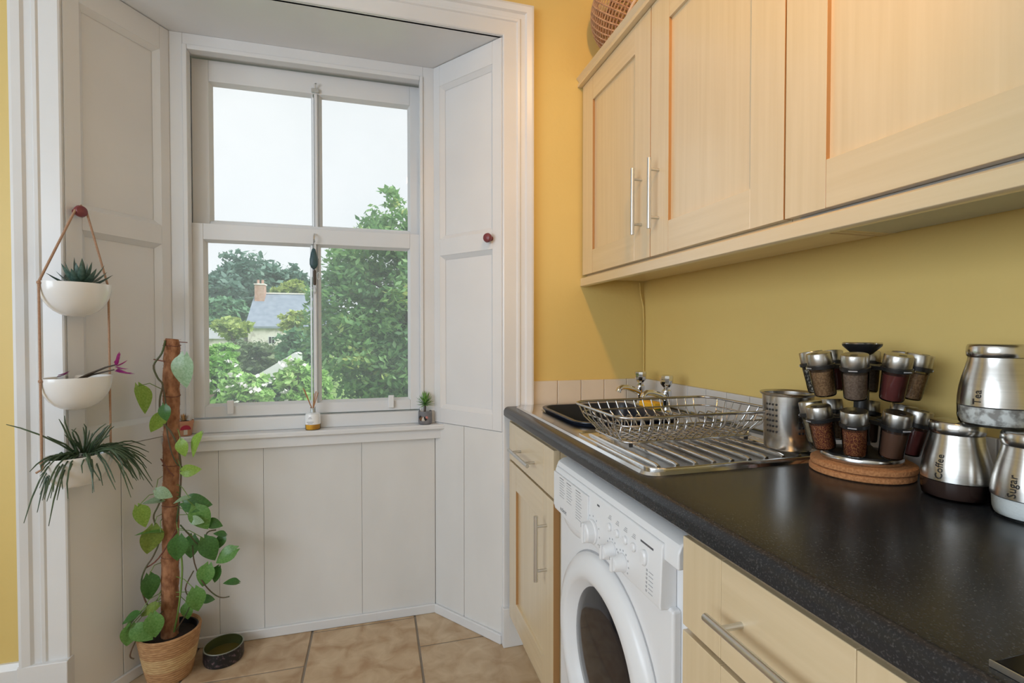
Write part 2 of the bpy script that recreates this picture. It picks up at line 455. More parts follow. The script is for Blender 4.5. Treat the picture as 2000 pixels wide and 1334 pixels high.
# architrave round the opening
prof = [(0, -.01), (0, .010), (.004, .013), (.052, .013), (.056, .018), (.064, .020), (.068, .015), (.084, .018), (.09, .026), (.108, .032), (.116, .030), (.119, .022), (.119, 0)]
a_ = MB(); n = len(prof); vs = []
for (w_, y_) in prof:
    vs += [(AL - w_, YW - y_, .20), (AL - w_, YW - y_, AZ + w_), (AR + w_, YW - y_, AZ + w_), (AR + w_, YW - y_, .15)]
fs = []
for i in range(n - 1):
    for k in range(3): fs.append((i * 4 + k, i * 4 + k + 1, i * 4 + 4 + k + 1, i * 4 + 4 + k))
a_.add(vs, fs)
arch = struct(a_, 'trim_1', 'white_gloss', smooth=30)
MB().box(AL - .122, AL + .004, YW - .030, YW + .01, 0, .20).build('plinth_block', 'white_gloss', arch, bevel=.003)
MB().box(AR - .004, AR + .122, YW - .030, YW + .01, 0, .15).build('plinth_block', 'white_gloss', arch, bevel=.003)
# baseboards
struct(MB().prism([(YW, 0), (YW, .205), (YW - .008, .205), (YW - .018, .188), (YW - .018, 0)], 'x', XLW, AL - .122), 'baseboard_left', 'white_gloss')
bs = MB().box(CL, CR, YB - .012, YB, 0, .038)
struct(bs, 'baseboard_recess', 'white_gloss', bevel=.004)
for sp, nm in ((SPL, 'baseboard_recess_left'), (SPR, 'baseboard_recess_right')):
    struct(MB(sp.mat()).box(0, sp.L - .004, 0, .012, 0, .038), nm, 'white_gloss', bevel=.004)
# window sill
st = struct(MB().prism([(YB - .045, SILL - .004), (YB - .045, SILL - .018), (YB - .040, SILL - .022), (2.3, SILL - .022), (2.3, SILL), (YB - .041, SILL)], 'x', CL - .015, CR + .035), 'trim_2', 'white_gloss', bevel=.002)
MB().box(CL - .004, CR + .022, YB - .026, YB + .005, SILL - .062, SILL - .022).build('apron', 'white_gloss', st, bevel=.002)

# ---- sash window
win = empty('window_1', ((CL + CR) / 2, YB + .06, SILL), kind='structure')
fx0, fx1 = -.690, .196       # inside of the box lining
f = MB()
f.box(CL - .02, fx0, YB, 2.26, SILL, AZ).box(fx1, CR + .03, YB, 2.26, SILL, AZ).box(fx0, fx1, YB, 2.26, 2.276, AZ)
f.build('frame', 'white_gloss', win, bevel=.002)
bd = MB()
bd.box(fx0, fx0 + .016, YB - .006, YB + .034, SILL + .05, 2.276).box(fx1 - .014, fx1, YB - .006, YB + .034, SILL + .05, 2.276).box(fx0 + .016, fx1 - .014, YB - .006, YB + .034, 2.258, 2.276)
bd.build('stop_bead', 'white_gloss', win, bevel=.003)
MB().box(fx0, fx1, YB + .01, 2.28, SILL, SILL + .052).build('inner_sill', 'white_gloss', win, bevel=.004)
MB().box(fx0 - .05, fx1 + .05, 2.15, 2.42, SILL - .02, SILL + .03).build('outer_sill', 'white_gloss', win, bevel=.004)


def sash(name, y0, z0, z1, gx0, gx1, gz0, gz1, mull, parent):
    s0, s1 = fx0 + .004, fx1 - .003; y1 = y0 + .04
    r = MB().box(s0, s1, y0 + .018, y0 + .022, z0 + .01, z1 - .01).build('pane_edge', 'white_gloss', None)
    bpy.data.objects.remove(r)
    sh = MB().box(s0, gx0, y0, y1, z0, z1).build(name, 'white_gloss', parent, bevel=.002)
    MB().box(gx1, s1, y0, y1, z0, z1).build('stile', 'white_gloss', sh, bevel=.002)
    MB().box(gx0, gx1, y0, y1, z0, gz0).build('rail', 'white_gloss', sh, bevel=.002)
    MB().box(gx0, gx1, y0, y1, gz1, z1).build('rail', 'white_gloss', sh, bevel=.002)
    MB().prism([(mull - .013, y0 + .034), (mull - .011, y0 + .012), (mull - .004, y0 + .002), (mull + .004, y0 + .002), (mull + .011, y0 + .012), (mull + .013, y0 + .034)], 'z', gz0, gz1).build('glazing_bar', 'white_gloss', sh)
    # putty moulding round the glass
    for (x0, x1) in ((gx0, mull - .012), (mull + .012, gx1)):
        m_ = .009; q = MB()
        o_ = [(x0, gz0), (x1, gz0), (x1, gz1), (x0, gz1)]; i_ = [(x0 + m_, gz0 + m_), (x1 - m_, gz0 + m_), (x1 - m_, gz1 - m_), (x0 + m_, gz1 - m_)]
        q.add([(p[0], y0 + .003, p[1]) for p in o_] + [(p[0], y0 + .026, p[1]) for p in i_], [(k, (k + 1) % 4, 4 + (k + 1) % 4, 4 + k) for k in range(4)])
        q.build('moulding', 'white_gloss', sh)
        MB().box(x0 - .002, x1 + .002, y0 + .026, y0 + .029, gz0 - .002, gz1 + .002).build('pane', 'glass', sh)
    return sh


lower = sash('lower_sash', YB + .036, SILL + .056, 1.622, -.638, .143, .913, 1.560, -.237, win)
upper = sash('upper_sash', YB + .080, 1.585, 2.268, -.627, .147, 1.640, 2.186, -.234, win)
for u_ in (-.548, .062):
    MB().box(u_ - .012, u_ + .012, YB + .022, YB + .037, .882, .936).build('sash_lift', 'white_plastic', lower, bevel=.004)
q = MB().box(-.250, -.220, YB + .068, YB + .082, 2.188, 2.204); q.tube([(-.235, YB + .070, 2.204), (-.235, YB + .062, 2.217), (-.230, YB + .066, 2.222)], .004, 6)
q.build('sash_catch', 'nickel', upper, bevel=.002)
MB().tube([(-.237, YB + .03, 1.60), (-.237, YB + .015, 1.59), (-.237, YB + .010, 1.575), (-.237, YB + .02, 1.566)], .0035, 6).build('hook', 'nickel', lower)

# ---- floor of staggered stone tiles
floor = struct(MB().box(XLW - .1, XR + .12, YRW - .1, 2.4, -.03, -.004), 'floor', 'grout')
tile_me = {}
PIT = .405; gap = .004
xs0 = -.250
for ci in range(-6, 4):
    x0 = xs0 + ci * PIT; x1 = x0 + PIT
    off = 1.887 if ci % 2 else 1.685
    for ri in range(-10, 2):
        y0 = off + ri * PIT; y1 = y0 + PIT
        if y0 > 2.13 or x1 < XLW or x0 > XR or y1 < YRW: continue
        a0, a1 = max(x0 + gap, XLW), min(x1 - gap, XR); b0, b1 = y0 + gap, min(y1 - gap, 2.13)
        if a1 - a0 < .02 or b1 - b0 < .02: continue
        key = (round(a1 - a0, 3), round(b1 - b0, 3), (ci * 5 + ri * 3) % 3)
        # each tile its own stone: shared by size and tone, the grain runs on in its own coordinates
        MB().box(a0, a1, b0, b1, -.006, 0).build('tile', 'floor_tile%d' % key[2], floor, bevel=.0025)

# ---- splashback tiles, one row on each wall
TZ0, TZ1 = .921, 1.012
MB().box(AR + .119, XR, YW - .005, YW, TZ0, TZ1).build('grout_bed', 'wall_grout', wall_window)
tx = .587
while tx < XR - .01:
    MB().box(tx + .0012, min(tx + .1, XR) - .0012, YW - .010, YW - .003, TZ0, TZ1).build('tile', 'tile_cream', wall_window, bevel=.002); tx += .1003
wall_right = bpy.data.objects['wall_right']
MB().box(XR - .005, XR, -.9, YW - .01, TZ0, TZ1).build('grout_bed', 'wall_grout', wall_right)
ty = YW - .0105
while ty > -.85:
    MB().box(XR - .010, XR - .003, ty - .0988, ty - .0012, TZ0, TZ1).build('tile', 'tile_white', wall_right, bevel=.002); ty -= .1

# ------------------------------------------------------------------ fitted kitchen
XF = .484       # front of the base units
ZT, ZL = .919, .881     # worktop top and underside


def bar_handle(parent, p0, p1, stand, root, r=.006):
    """bar from p0 to p1 standing off the front by stand (towards -X)"""
    p0 = Vector(p0); p1 = Vector(p1); d = (p1 - p0); L = d.length; d.normalize()
    m = MB(); m.tube([p0, p1], r, 12)
    for t in (.16, .84):
        q_ = p0.lerp(p1, t); m.tube([q_, q_ + Vector((stand, 0, 0))], r * .72, 10)
    o = m.build('handle', 'nickel', parent, smooth=40); return o


def edged(o):
    """the narrow side faces of a stile carry the darker edging strip"""
    o.data.materials.append(M['wood_edge'])
    for p in o.data.polygons:
        if abs(p.normal.y) > .9: p.material_index = 1
    return o


def shaker(parent, name, xf, ya, yb, z0, z1, stile=.092, rail=.09, handle=None, th=.02):
    """framed door between ya (far) and yb (near); panel sunk 8 mm"""
    d = MB().box(xf + .009, xf + th - .001, yb + .01, ya - .01, z0 + .01, z1 - .01).build(name, 'wood_v', parent)
    edged(MB().box(xf, xf + th, yb, yb + stile, z0, z1).build('stile', 'wood_v', d, bevel=.0007))
    edged(MB().box(xf, xf + th, ya - stile, ya, z0, z1).build('stile', 'wood_v', d, bevel=.0007))
    MB().box(xf, xf + th, yb + stile, ya - stile, z0, z0 + rail).build('rail', 'wood_h', d, bevel=.0014)
    MB().box(xf, xf + th, yb + stile, ya - stile, z1 - rail, z1).build('rail', 'wood_h', d, bevel=.0014)
    if handle: bar_handle(d, *handle, None)
    return d


def drawer_front(parent, xf, ya, yb, z0, z1, stile=.092, handle=None, th=.02):
    d = MB().box(xf, xf + th, yb + stile, ya - stile, z0, z1).build('drawer', 'wood_h', parent, bevel=.0014)
    MB().box(xf, xf + th, yb, yb + stile - .0006, z0, z1).build('stile', 'wood_v', d, bevel=.0014)
    MB().box(xf, xf + th, ya - stile + .0006, ya, z0, z1).build('stile', 'wood_v', d, bevel=.0014)
    if handle: bar_handle(d, *handle, None)
    return d


def carcass(root, ya, yb, xf=XF, plinth=True):
    m = MB()
    m.box(xf + .021, XR - .012, yb, yb + .018, .12, ZL - .002).box(xf + .021, XR - .012, ya - .018, ya, .12, ZL - .002)
    m.box(xf + .021, XR - .012, yb + .018, ya - .018, .12, .138).box(XR - .03, XR - .012, yb + .018, ya - .018, .138, ZL - .002)
    m.box(xf + .021, xf + .04, yb + .018, ya - .018, ZL - .03, ZL - .002)
    m.build('body', 'wood_v', root)
    if plinth: MB().box(xf + .055, xf + .072, yb, ya, .001, .119).build('plinth', 'wood_h', root)


c1 = empty('base_cabinet', (.78, 1.56, 0), 'pale wood base cabinet under the sink beside the window, one drawer over one door', 'cabinet')
Y1a, Y1b = YW - .036, 1.305
carcass(c1, YW - .032, Y1b)
drawer_front(c1, XF, Y1a, Y1b, .728, .866, .085, ((XF - .034, 1.665, .787), (XF - .034, 1.445, .787), .036))
shaker(c1, 'door', XF, Y1a, Y1b, .128, .720, .09, .09, ((XF - .034, 1.362, .662), (XF - .034, 1.362, .468), .036))
MB().box(XF + .004, XF + .02, YW - .035, YW - .031, .12, .87).build('filler', 'wood_v', c1)

c2 = empty('base_cabinet', (.78, .5, 0), 'pale wood drawer cabinet with long bar handle, nearest the camera below the worktop', 'cabinet')
Y2a, Y2b = .697, .302
carcass(c2, Y2a, Y2b)
drawer_front(c2, XF, Y2a - .001, Y2b + .001, .722, .868, .092, ((XF - .036, .592, .797), (XF - .036, .400, .797), .038))
drawer_front(c2, XF, Y2a - .001, Y2b + .001, .425, .713, .092, ((XF - .036, .592, .60), (XF - .036, .400, .60), .038))
drawer_front(c2, XF, Y2a - .001, Y2b + .001, .128, .416, .092, ((XF - .036, .592, .30), (XF - .036, .400, .30), .038))
c3 = empty('base_cabinet', (.78, 0, 0), 'pale wood base cabinet under the black hob', 'cabinet')
carcass(c3, .299, -.30)
shaker(c3, 'door', XF, .298, -.299, .128, .868)

# worktop with a cut-out for the sink bowl
WX = .468; r = .019
pf = []
for k in range(9):
    a = R(180 - 90 * k / 8); pf.append((WX + r + r * math.cos(a), ZT - r + r * math.sin(a)))
pf2 = [(WX + .006, ZL), (WX, ZL + .006)] + pf + [(.54, ZT), (.54, ZL)]
wk = MB(); YE = -.32; YS = YW - .012
wk.prism(pf2, 'y', YE, YS)
wk.box(.54, .965, YE, 1.285, ZL, ZT).box(.54, .965, 1.745, YS, ZL, ZT).box(.965, XR - .011, YE, YS, ZL, ZT)
wt_o = wk.build('worktop', 'worktop', smooth=40)
tag(wt_o, 'long black speckled laminate worktop with rounded front edge', 'worktop')

# ---- sink with drainer
sx0, sx1, sy0, sy1 = .507, 1.000, .846, 1.792
sink = empty('sink', (.75, 1.3, ZT), 'stainless steel inset sink with bowl by the window and ridged drainer', 'sink')
bx0, bx1, by0, by1 = .566, .935, 1.318, 1.716
zo = ZT + .0045
outer = rrect(sx0 + .010, sx1 - .010, sy0 + .010, sy1 - .010, .022); hole = rrect(bx0, bx1, by0, by1, .075)
out0 = rrect(sx0, sx1, sy0, sy1, .03)
NN = len(outer)
sk = MB()
vs = [(x, y, ZT + .0004) for x, y in out0] + [(x, y, zo + .0018) for x, y in rrect(sx0 + .004, sx1 - .004, sy0 + .004, sy1 - .004, .027)] + [(x, y, zo) for x, y in outer] + [(x, y, zo) for x, y in hole]
fs = []
for L_ in range(3):
    for k in range(NN): fs.append((L_ * NN + k, L_ * NN + (k + 1) % NN, (L_ + 1) * NN + (k + 1) % NN, (L_ + 1) * NN + k))
sk.add(vs, fs); sk.build('deck', 'steel_sink', sink, smooth=50)
bw = MB(); lv = [(0, 0, zo), (.004, .004, zo - .006), (.010, .010, zo - .10), (.02, .02, zo - .150), (.05, .05, zo - .162)]
vs = []
for (i_, _, z_) in lv: vs += [(x, y, z_) for x, y in rrect(bx0 + i_, bx1 - i_, by0 + i_, by1 - i_, .075 - min(i_, .04))]
fs = [(L_ * NN + k, L_ * NN + (k + 1) % NN, (L_ + 1) * NN + (k + 1) % NN, (L_ + 1) * NN + k) for L_ in range(len(lv) - 1) for k in range(NN)]
fs.append(tuple(range((len(lv) - 1) * NN, len(lv) * NN)))
bw.add(vs, fs); bw.build('bowl', 'steel_sink', sink, smooth=50)
for i in range(9):
    x = .560 + i * .045
    MB().tube([(x, .890, zo - .001), (x, .90, zo + .0014), (x, 1.21, zo + .0014), (x, 1.225, zo - .001)], .0052, 8).build('ridge', 'steel_sink', sink, smooth=60)
rl = MB(); lp = rrect(.535, .962, .872, 1.262, .03)
rl.tube([(x, y, zo - .0005) for x, y in lp], .0035, 6, closed=True); rl.build('drainer_lip', 'steel_sink', sink, smooth=60)

# dark washing-up bowl standing in the sink bowl
wb_ = MB(); lv = [(.042, ZT - .140), (.034, ZT - .135), (.016, ZT + .006), (.006, ZT + .012), (.006, ZT + .0155), (.019, ZT + .0155), (.024, ZT + .004), (.040, ZT - .128), (.05, ZT - .131)]
vs = []
for (i_, z_) in lv: vs += [(x, y, z_) for x, y in rrect(bx0 + i_, bx1 - i_, by0 + i_, by1 - i_, .072 - min(i_, .03))]
fs = [(L_ * NN + k, L_ * NN + (k + 1) % NN, (L_ + 1) * NN + (k + 1) % NN, (L_ + 1) * NN + k) for L_ in range(len(lv) - 1) for k in range(NN)]
fs += [tuple(range((len(lv) - 1) * NN, len(lv) * NN)), tuple(range(NN))[::-1]]
wb_.add(vs, fs); tag(wb_.build('washing_up_bowl', 'dark_bowl', smooth=40), 'dark plastic washing-up bowl sitting in the sink', 'bowl')


def tap(loc, label, ang):
    root = empty('tap', loc, label, 'tap', 'pillar taps on the sink', rot=(0, 0, R(ang)))
    MB().lathe([(.022, 0), (.022, .004), (.014, .009), (.0125, .02), (.0135, .055), (.016, .066), (.015, .076), (.010, .08)], 20).build('pillar', 'chrome', root, smooth=40, local=True)
    s_ = MB().tube([(-.005, 0, .05), (-.03, 0, .062), (-.06, 0, .071), (-.085, 0, .073), (-.098, 0, .066), (-.102, 0, .056)], [.012, .0115, .010, .009, .0095, .011], 12)
    s_.build('spout', 'chrome', root, smooth=50, local=True)
    MB().lathe([(.009, .078), (.009, .086), (.013, .09), (.0195, .098), (.0235, .121), (.022, .128), (.014, .131)], 10).build('tap_head', 'chrome', root, smooth=25, local=True)
    return root


tap((.972, 1.672, zo), 'chrome pillar tap nearer the window wall', 8)
tap((.972, 1.498, zo), 'chrome pillar tap nearer the dish rack', 8)
sp_ = MB(Matrix.Translation((.915, 1.52, ZT + .004)) @ Matrix.Rotation(R(20), 4, 'Z')).box(-.02, .045, -.04, .04, .0006, .03)
sp_.M = None
so = empty('sponge', (.968, 1.585, zo), 'yellow sponge lying on the sink edge between the two taps', 'sponge')
MB(Matrix.Translation((.968, 1.585, zo)) @ Matrix.Rotation(R(8), 4, 'Z')).box(-.024, .024, -.045, .045, .0045, .026).build('foam', 'sponge', so, bevel=.004)
MB(Matrix.Translation((.968, 1.585, zo)) @ Matrix.Rotation(R(8), 4, 'Z')).box(-.024, .024, -.045, .045, .0002, .0045).build('scourer', 'leaf_dark', so)

# ---- wire dish rack
rack = empty('dish_rack', (.74, 1.11, zo), 'silver wire dish rack standing on the drainer', 'dish rack')
rx0, rx1, ry0, ry1, rz = .520, .955, .972, 1.258, 1.010
qx0, qx1, qy0, qy1, qz = .560, .925, 1.030, 1.210, .942
top_l = rrect(rx0, rx1, ry0, ry1, .045); bot_l = rrect(qx0, qx1, qy0, qy1, .03)
MB().tube([(x, y, rz) for x, y in top_l], .0036, 8, closed=True).build('rim', 'wire', rack, smooth=60)
MB().tube([(x, y, rz - .022) for x, y in rrect(rx0 + .012, rx1 - .012, ry0 + .016, ry1 - .016, .042)], .0022, 6, closed=True).build('side_wire', 'wire', rack, smooth=60)
MB().tube([(x, y, qz) for x, y in bot_l], .003, 8, closed=True).build('base_ring', 'wire', rack, smooth=60)
for i in range(13):      # wires across, running up both long sides
    t = (i + .5) / 13; xb = qx0 + .02 + t * (qx1 - qx0 - .04); xt = rx0 + .035 + t * (rx1 - rx0 - .07)
    MB().tube([(xt, ry0, rz), (xt * .6 + xb * .4, ry0 + .012, rz - .03), (xb, qy0 - .006, qz + .012), (xb, qy0 + .004, qz + .001), (xb, (qy0 + qy1) / 2, qz + .001), (xb, qy1 - .004, qz + .001), (xb, qy1 + .006, qz + .012), (xt * .6 + xb * .4, ry1 - .012, rz - .03), (xt, ry1, rz)], .0019, 6).build('wire', 'wire', rack, smooth=60)
for i in range(7):      # wires along
    t = (i + .5) / 7; yb_ = qy0 + .012 + t * (qy1 - qy0 - .024); yt = ry0 + .03 + t * (ry1 - ry0 - .06)
    MB().tube([(rx0, yt, rz), (rx0 + .012, yt * .6 + yb_ * .4, rz - .03), (qx0 - .004, yb_, qz + .012), (qx0 + .006, yb_, qz - .002), (qx1 - .006, yb_, qz - .002), (qx1 + .004, yb_, qz + .012), (rx1 - .012, yt * .6 + yb_ * .4, rz - .03), (rx1, yt, rz)], .0019, 6).build('wire', 'wire', rack, smooth=60)
for i in range(12):     # plate hoops
    x = qx0 + .03 + i * .027
    MB().tube([(x, 1.115, qz), (x + .004, 1.11, qz + .028), (x + .008, 1.12, qz + .045), (x + .012, 1.145, qz + .045), (x + .012, 1.16, qz + .028), (x + .010, 1.158, qz)], .0017, 6).build('plate_hoop', 'wire', rack, smooth=60)
for (x, y) in ((qx0 + .02, qy0 + .01), (qx1 - .02, qy0 + .01), (qx0 + .02, qy1 - .01), (qx1 - .02, qy1 - .01)):
    MB().tube([(x, y, qz), (x, y, zo + .0062)], .005, 8).build('foot', 'black_plastic', rack)

# ---- cutlery holder
ch = empty('cutlery_holder', (.930, .935, zo + .0066), 'perforated stainless steel cutlery holder at the end of the drainer', 'holder')
H_ = .132
cm = MB(Matrix.Translation(ch.location))
cm.lathe([(.040, .001), (.048, .001), (.0495, .004), (.0535, H_ - .008), (.0585, H_ - .004), (.0595, H_ - .001), (.058, H_), (.0525, H_ - .004), (.0485, .006), (.040, .005)], 40, cap0=True, cap1=True).build('cup', 'steel_brushed', ch, smooth=40)
cam_ang = math.degrees(math.atan2(-.935, -.930))
for (a0, cols) in ((-52, 4), (28, 3), (128, 4), (-142, 4)):
    for i in range(cols):
        for j in range(6):
            a = R(cam_ang + a0 + i * 9); z_ = .043 + j * .0125; rr = .0497 + .004 * z_ / H_ * 1.0 + .0002
            d = Vector((math.cos(a), math.sin(a), 0))
            mm = Matrix.Translation(ch.location + d * (rr - .0004) + Vector((0, 0, z_))) @ d.to_track_quat('Z', 'Y').to_matrix().to_4x4()
            MB(mm).lathe([(.0026, -.001), (.0026, .0008)], 10).build('perforation', 'black_plastic', ch)

# ---- cork mats and spice carousel
SC = Vector((.941, .763, ZT))
for i in range(2):
    c = MB(Matrix.Translation(SC + Vector((.001 * i, -.002 * i, .0005 + i * .0135)))).lathe([(.086, 0), (.089, .002), (.0895, .0065), (.089, .0108), (.086, .0128)], 48).build('cork_mat', 'cork', smooth=40)
    tag(c, ['round cork mat lying on the worktop, lower of the two', 'round cork mat directly under the spice carousel, upper of the two'][i], 'mat', 'cork mats under the spice rack')
SB = SC + Vector((0, 0, .0275))
sr_ = empty('spice_rack', SB, 'two-tier black and steel revolving spice rack standing on cork mats', 'spice rack')
T_ = Matrix.Translation(SB)
MB(T_).lathe([(.069, .0005), (.070, .002), (.070, .010), (.069, .012)], 48).build('base', 'steel', sr_, smooth=40)
MB(T_).lathe([(.067, .0121), (.066, .0145), (.03, .018), (.016, .03), (.013, .06), (.013, .200), (.014, .208)], 32).build('post', 'black_plastic', sr_, smooth=40)
MB(T_).lathe([(.012, .2081), (.018, .212), (.033, .227), (.034, .231)], 32).build('top_knob', 'black_plastic', sr_, smooth=40)
MB(T_).lathe([(.0335, .2311), (.034, .233), (.0325, .2345)], 32).build('top_cap', 'steel', sr_, smooth=40)
VA = math.atan2(-SB.y, -SB.x)
TIL = R(11)


def make_jar(spice):
    root = empty('spice_jar', (0, 0, 0))
    MB().lathe([(.0165, 0), (.0185, .0015), (.0195, .005), (.0218, .056), (.0215, .060)], 24, cap1=False).build('glass', 'jar_glass', root, smooth=40, local=True)
    MB().lathe([(.0168, .0025), (.0178, .005), (.0196, .050)], 20).build('spice', spice, root, smooth=40, local=True)
    lid = MB().lathe([(.0222, .064), (.0226, .0655), (.0223, .0852), (.0215, .0868), (.0195, .0872)], 24).build('lid', 'steel_lid', root, smooth=30, local=True)
    MB(Matrix.Translation((.0085, 0, 0))).lathe([(.0062, .0871), (.0062, .0876)], 12).build('pour_hole', 'black_plastic', lid, local=True)
    return root


protos = {}
tiers = [(.128, [('sp_grey', 'seedy grey-brown spice jar, front of the upper tier'),
                 ('sp_paprika', 'dark red paprika jar, front right of the upper tier'),
                 ('sp_cumin', 'brown seed jar at the far right of the upper tier, nearest the canisters'),
                 ('sp_brown', 'spice jar behind the paprika jar at the right rear of the upper tier'),
                 ('sp_grey', 'spice jar at the back of the upper tier, hidden behind the post'),
                 ('sp_paprika', 'spice jar at the left rear of the upper tier, between post and cumin jar'),
                 ('sp_dark', 'jar of black and white peppercorns at the far left of the upper tier'),
                 ('sp_cumin', 'cumin seed jar, front left of the upper tier')]),
         (.022, [('sp_chilli', 'red chilli flake jar, front of the lower tier'),
                 ('sp_brown', 'plain brown powder jar, front right of the lower tier'),
                 ('sp_paprika', 'dark spice jar at the far right of the lower tier, beside the coffee canister'),
                 ('sp_grey', 'spice jar behind the brown powder jar at the right rear of the lower tier'),
                 ('sp_brown', 'spice jar at the back of the lower tier, behind the post'),
                 ('sp_cumin', 'spice jar at the left rear of the lower tier, between post and flake jar'),
                 ('sp_pale', 'jar of pale spice at the far left of the lower tier, touching the cutlery holder'),
                 ('sp_chilli', 'golden brown flake jar, front left of the lower tier')])]
for ti, (zj, jars) in enumerate(tiers):
    arm = MB(T_)
    arm.lathe([(.0132, zj + .052), (.026, zj + .054), (.026, zj + .062), (.0132, zj + .064)], 24, cap0=False, cap1=False)
    for k, (spice, lab) in enumerate(jars):
        a = VA - R(7) + R(45) * k
        if spice not in protos:
            j = protos[spice] = make_jar(spice)
        else:
            j = copy_tree(protos[spice])
        rad = .0735
        j.location = SB + Vector((rad * math.cos(a), rad * math.sin(a), zj)); j.rotation_euler = (0, TIL, a)
        tag(j, lab, 'spice jar', 'jars in the spice rack')
        JM = Matrix.Translation((rad * math.cos(a), rad * math.sin(a), zj)) @ Matrix.Rotation(a, 4, 'Z') @ Matrix.Rotation(TIL, 4, 'Y')
        ring = MB(T_ @ JM).lathe([(.0219, .0558), (.0245, .0565), (.0248, .0632), (.0227, .0640), (.0219, .0600)], 24, closed=True).build('ring', 'black_plastic', sr_, smooth=40)
        MB(T_ @ JM @ Matrix.Translation((.0245, 0, .060))).box(-.0004, .0009, -.007, .007, -.0009, .0009).build('print', 'pale_ink', ring)
        d_ = Matrix.Rotation(a, 4, 'Z')
        arm.M = T_ @ d_; arm.box(.02, .0655, -.006, .006, zj + .054, zj + .062); arm.M = T_
    arm.build('holder_ring', 'black_plastic', sr_, bevel=.001)

# ---- canisters
def canister(loc, label, word, content, clabel, lid_deg=0):
    root = empty('canister', loc, label, 'canister', 'steel storage canisters')
    Rm, h = .0478, .131
    T0 = Matrix.Translation(loc)
    pr_ = [(1.0, .25), (.992, .34), (.955, .46), (.885, .59), (.80, .71), (.745, .80), (.735, .835)]
    MB(T0).lathe([(Rm * a, h * z) for a, z in pr_], 48, cap0=False).build('body', 'steel_brushed', root, smooth=50)
    MB(T0).lathe([(Rm * .735, h * .838), (Rm * .765, h * .85), (Rm * .785, h * .90), (Rm * .775, h * .965), (Rm * .745, h * .992), (Rm * .68, h)], 48).build('lid', 'steel', root, smooth=50)
    MB(T0).lathe([(Rm * .90, .0006), (Rm * .955, .004), (Rm * .992, h * .10), (Rm * 1.0, h * .249)], 48, cap1=False).build('glass_base', 'jar_glass', root, smooth=50)
    MB(T0).lathe([(Rm * .88, .004), (Rm * .94, h * .09), (Rm * .955, h * .235)], 32).build('contents', content, root, smooth=50)['label'] = clabel
    vs, fs = text_geo(word, .0155)
    a0 = math.atan2(-loc[1], -loc[0]) - R(27)
    def rad(z):
        zz = z / h
        for (r0, z0), (r1, z1) in zip(pr_, pr_[1:]):
            if z0 <= zz <= z1: return Rm * (r0 + (r1 - r0) * (zz - z0) / (z1 - z0))
        return Rm
    xm = min(p[0] for p in vs); out = []
    for (x, y, _) in vs:      # word runs upwards, wrapped on the body
        z = h * .275 + (x - xm); rr = rad(z) + .0009; a = a0 - y / rr
        out.append((loc[0] + rr * math.cos(a), loc[1] + rr * math.sin(a), loc[2] + z))
    MB().add(out, fs).build('lettering', 'dog_black', root)
    return root


CZ = ZT + .0005
canister((.954, .602, CZ), 'steel canister lettered Coffee, nearest the spice rack', 'Coffee', 'coffee', 'dark coffee seen through the glass base')
canister((.954, .500, CZ), 'steel canister lettered Sugar, at the right edge', 'Sugar', 'sugar', 'white sugar seen through the glass base')
canister((.960, .551, CZ + .1315), 'steel canister lettered Tea, stacked on top of the other two', 'Tea', 'teabag', 'pale tea bags seen through the glass base')

# ---- hob
hob = empty('hob', (.77, .0, ZT), 'black glass hob at the bottom right corner of the worktop', 'hob')
MB().box(.498, 1.02, -.29, .285, ZT + .0005, ZT + .0065).build('glass_plate', 'black_glass', hob, bevel=.002)
MB().box(.4965, .498, -.292, .287, ZT + .0005, ZT + .006).build('edge_strip', 'nickel', hob)
MB(Matrix.Translation((.64, .13, ZT + .0066))).lathe([(.085, 0), (.088, .0004), (.090, 0)], 40, False, False).build('cooking_zone', 'pale_ink', hob)

# ---- washing machine
wm = empty('washing_machine', (.76, 1.0, 0), 'white front-loading washing machine built in under the worktop', 'washing machine')
my0, my1 = .712, 1.288; mx = .512
MB().box(mx, XR - .03, my0, my1, .012, .822).build('body', 'white_plastic', wm, bevel=.022, seg=4)
top = [(.486, .80), (.486, .828), (.492, .842), (.505, .850), (.53, .853), (XR - .03, .853), (XR - .03, .824), (.52, .824), (.52, .80)]
MB().prism(top, 'y', my0, my1).build('top', 'white_plastic', wm, bevel=.004, seg=3)
MB().box(.494, mx + .002, my0 + .026, my1 - .012, .09, .716).build('front_panel', 'white_plastic', wm, bevel=.006, seg=3)
MB().box(.502, mx + .002, my0 + .026, my1 - .012, .015, .086).build('kick_plate', 'white_plastic', wm, bevel=.004)
for y in (my0 + .05, my1 - .05): MB(Matrix.Translation((.6, y, 0))).lathe([(.018, .0005), (.018, .013)], 12).build('foot', 'black_plastic', wm)
cp = [(.479, .712), (.477, .720), (.4805, .822), (.484, .830), (.50, .834), (.512, .834), (.512, .712)]
pan = MB().prism(cp, 'y', my0 + .040, my1 - .008).build('control_panel', 'white_plastic', wm, bevel=.003, seg=3)
XP = lambda z: .477 + (z - .72) / .102 * .0035
def panel_box(name, y, z, hy, hz, proud, m, par, bv=0):
    x = XP(z); return MB().box(x - proud, x + .004, y - hy, y + hy, z - hz, z + hz).build(name, m, par, bevel=bv)
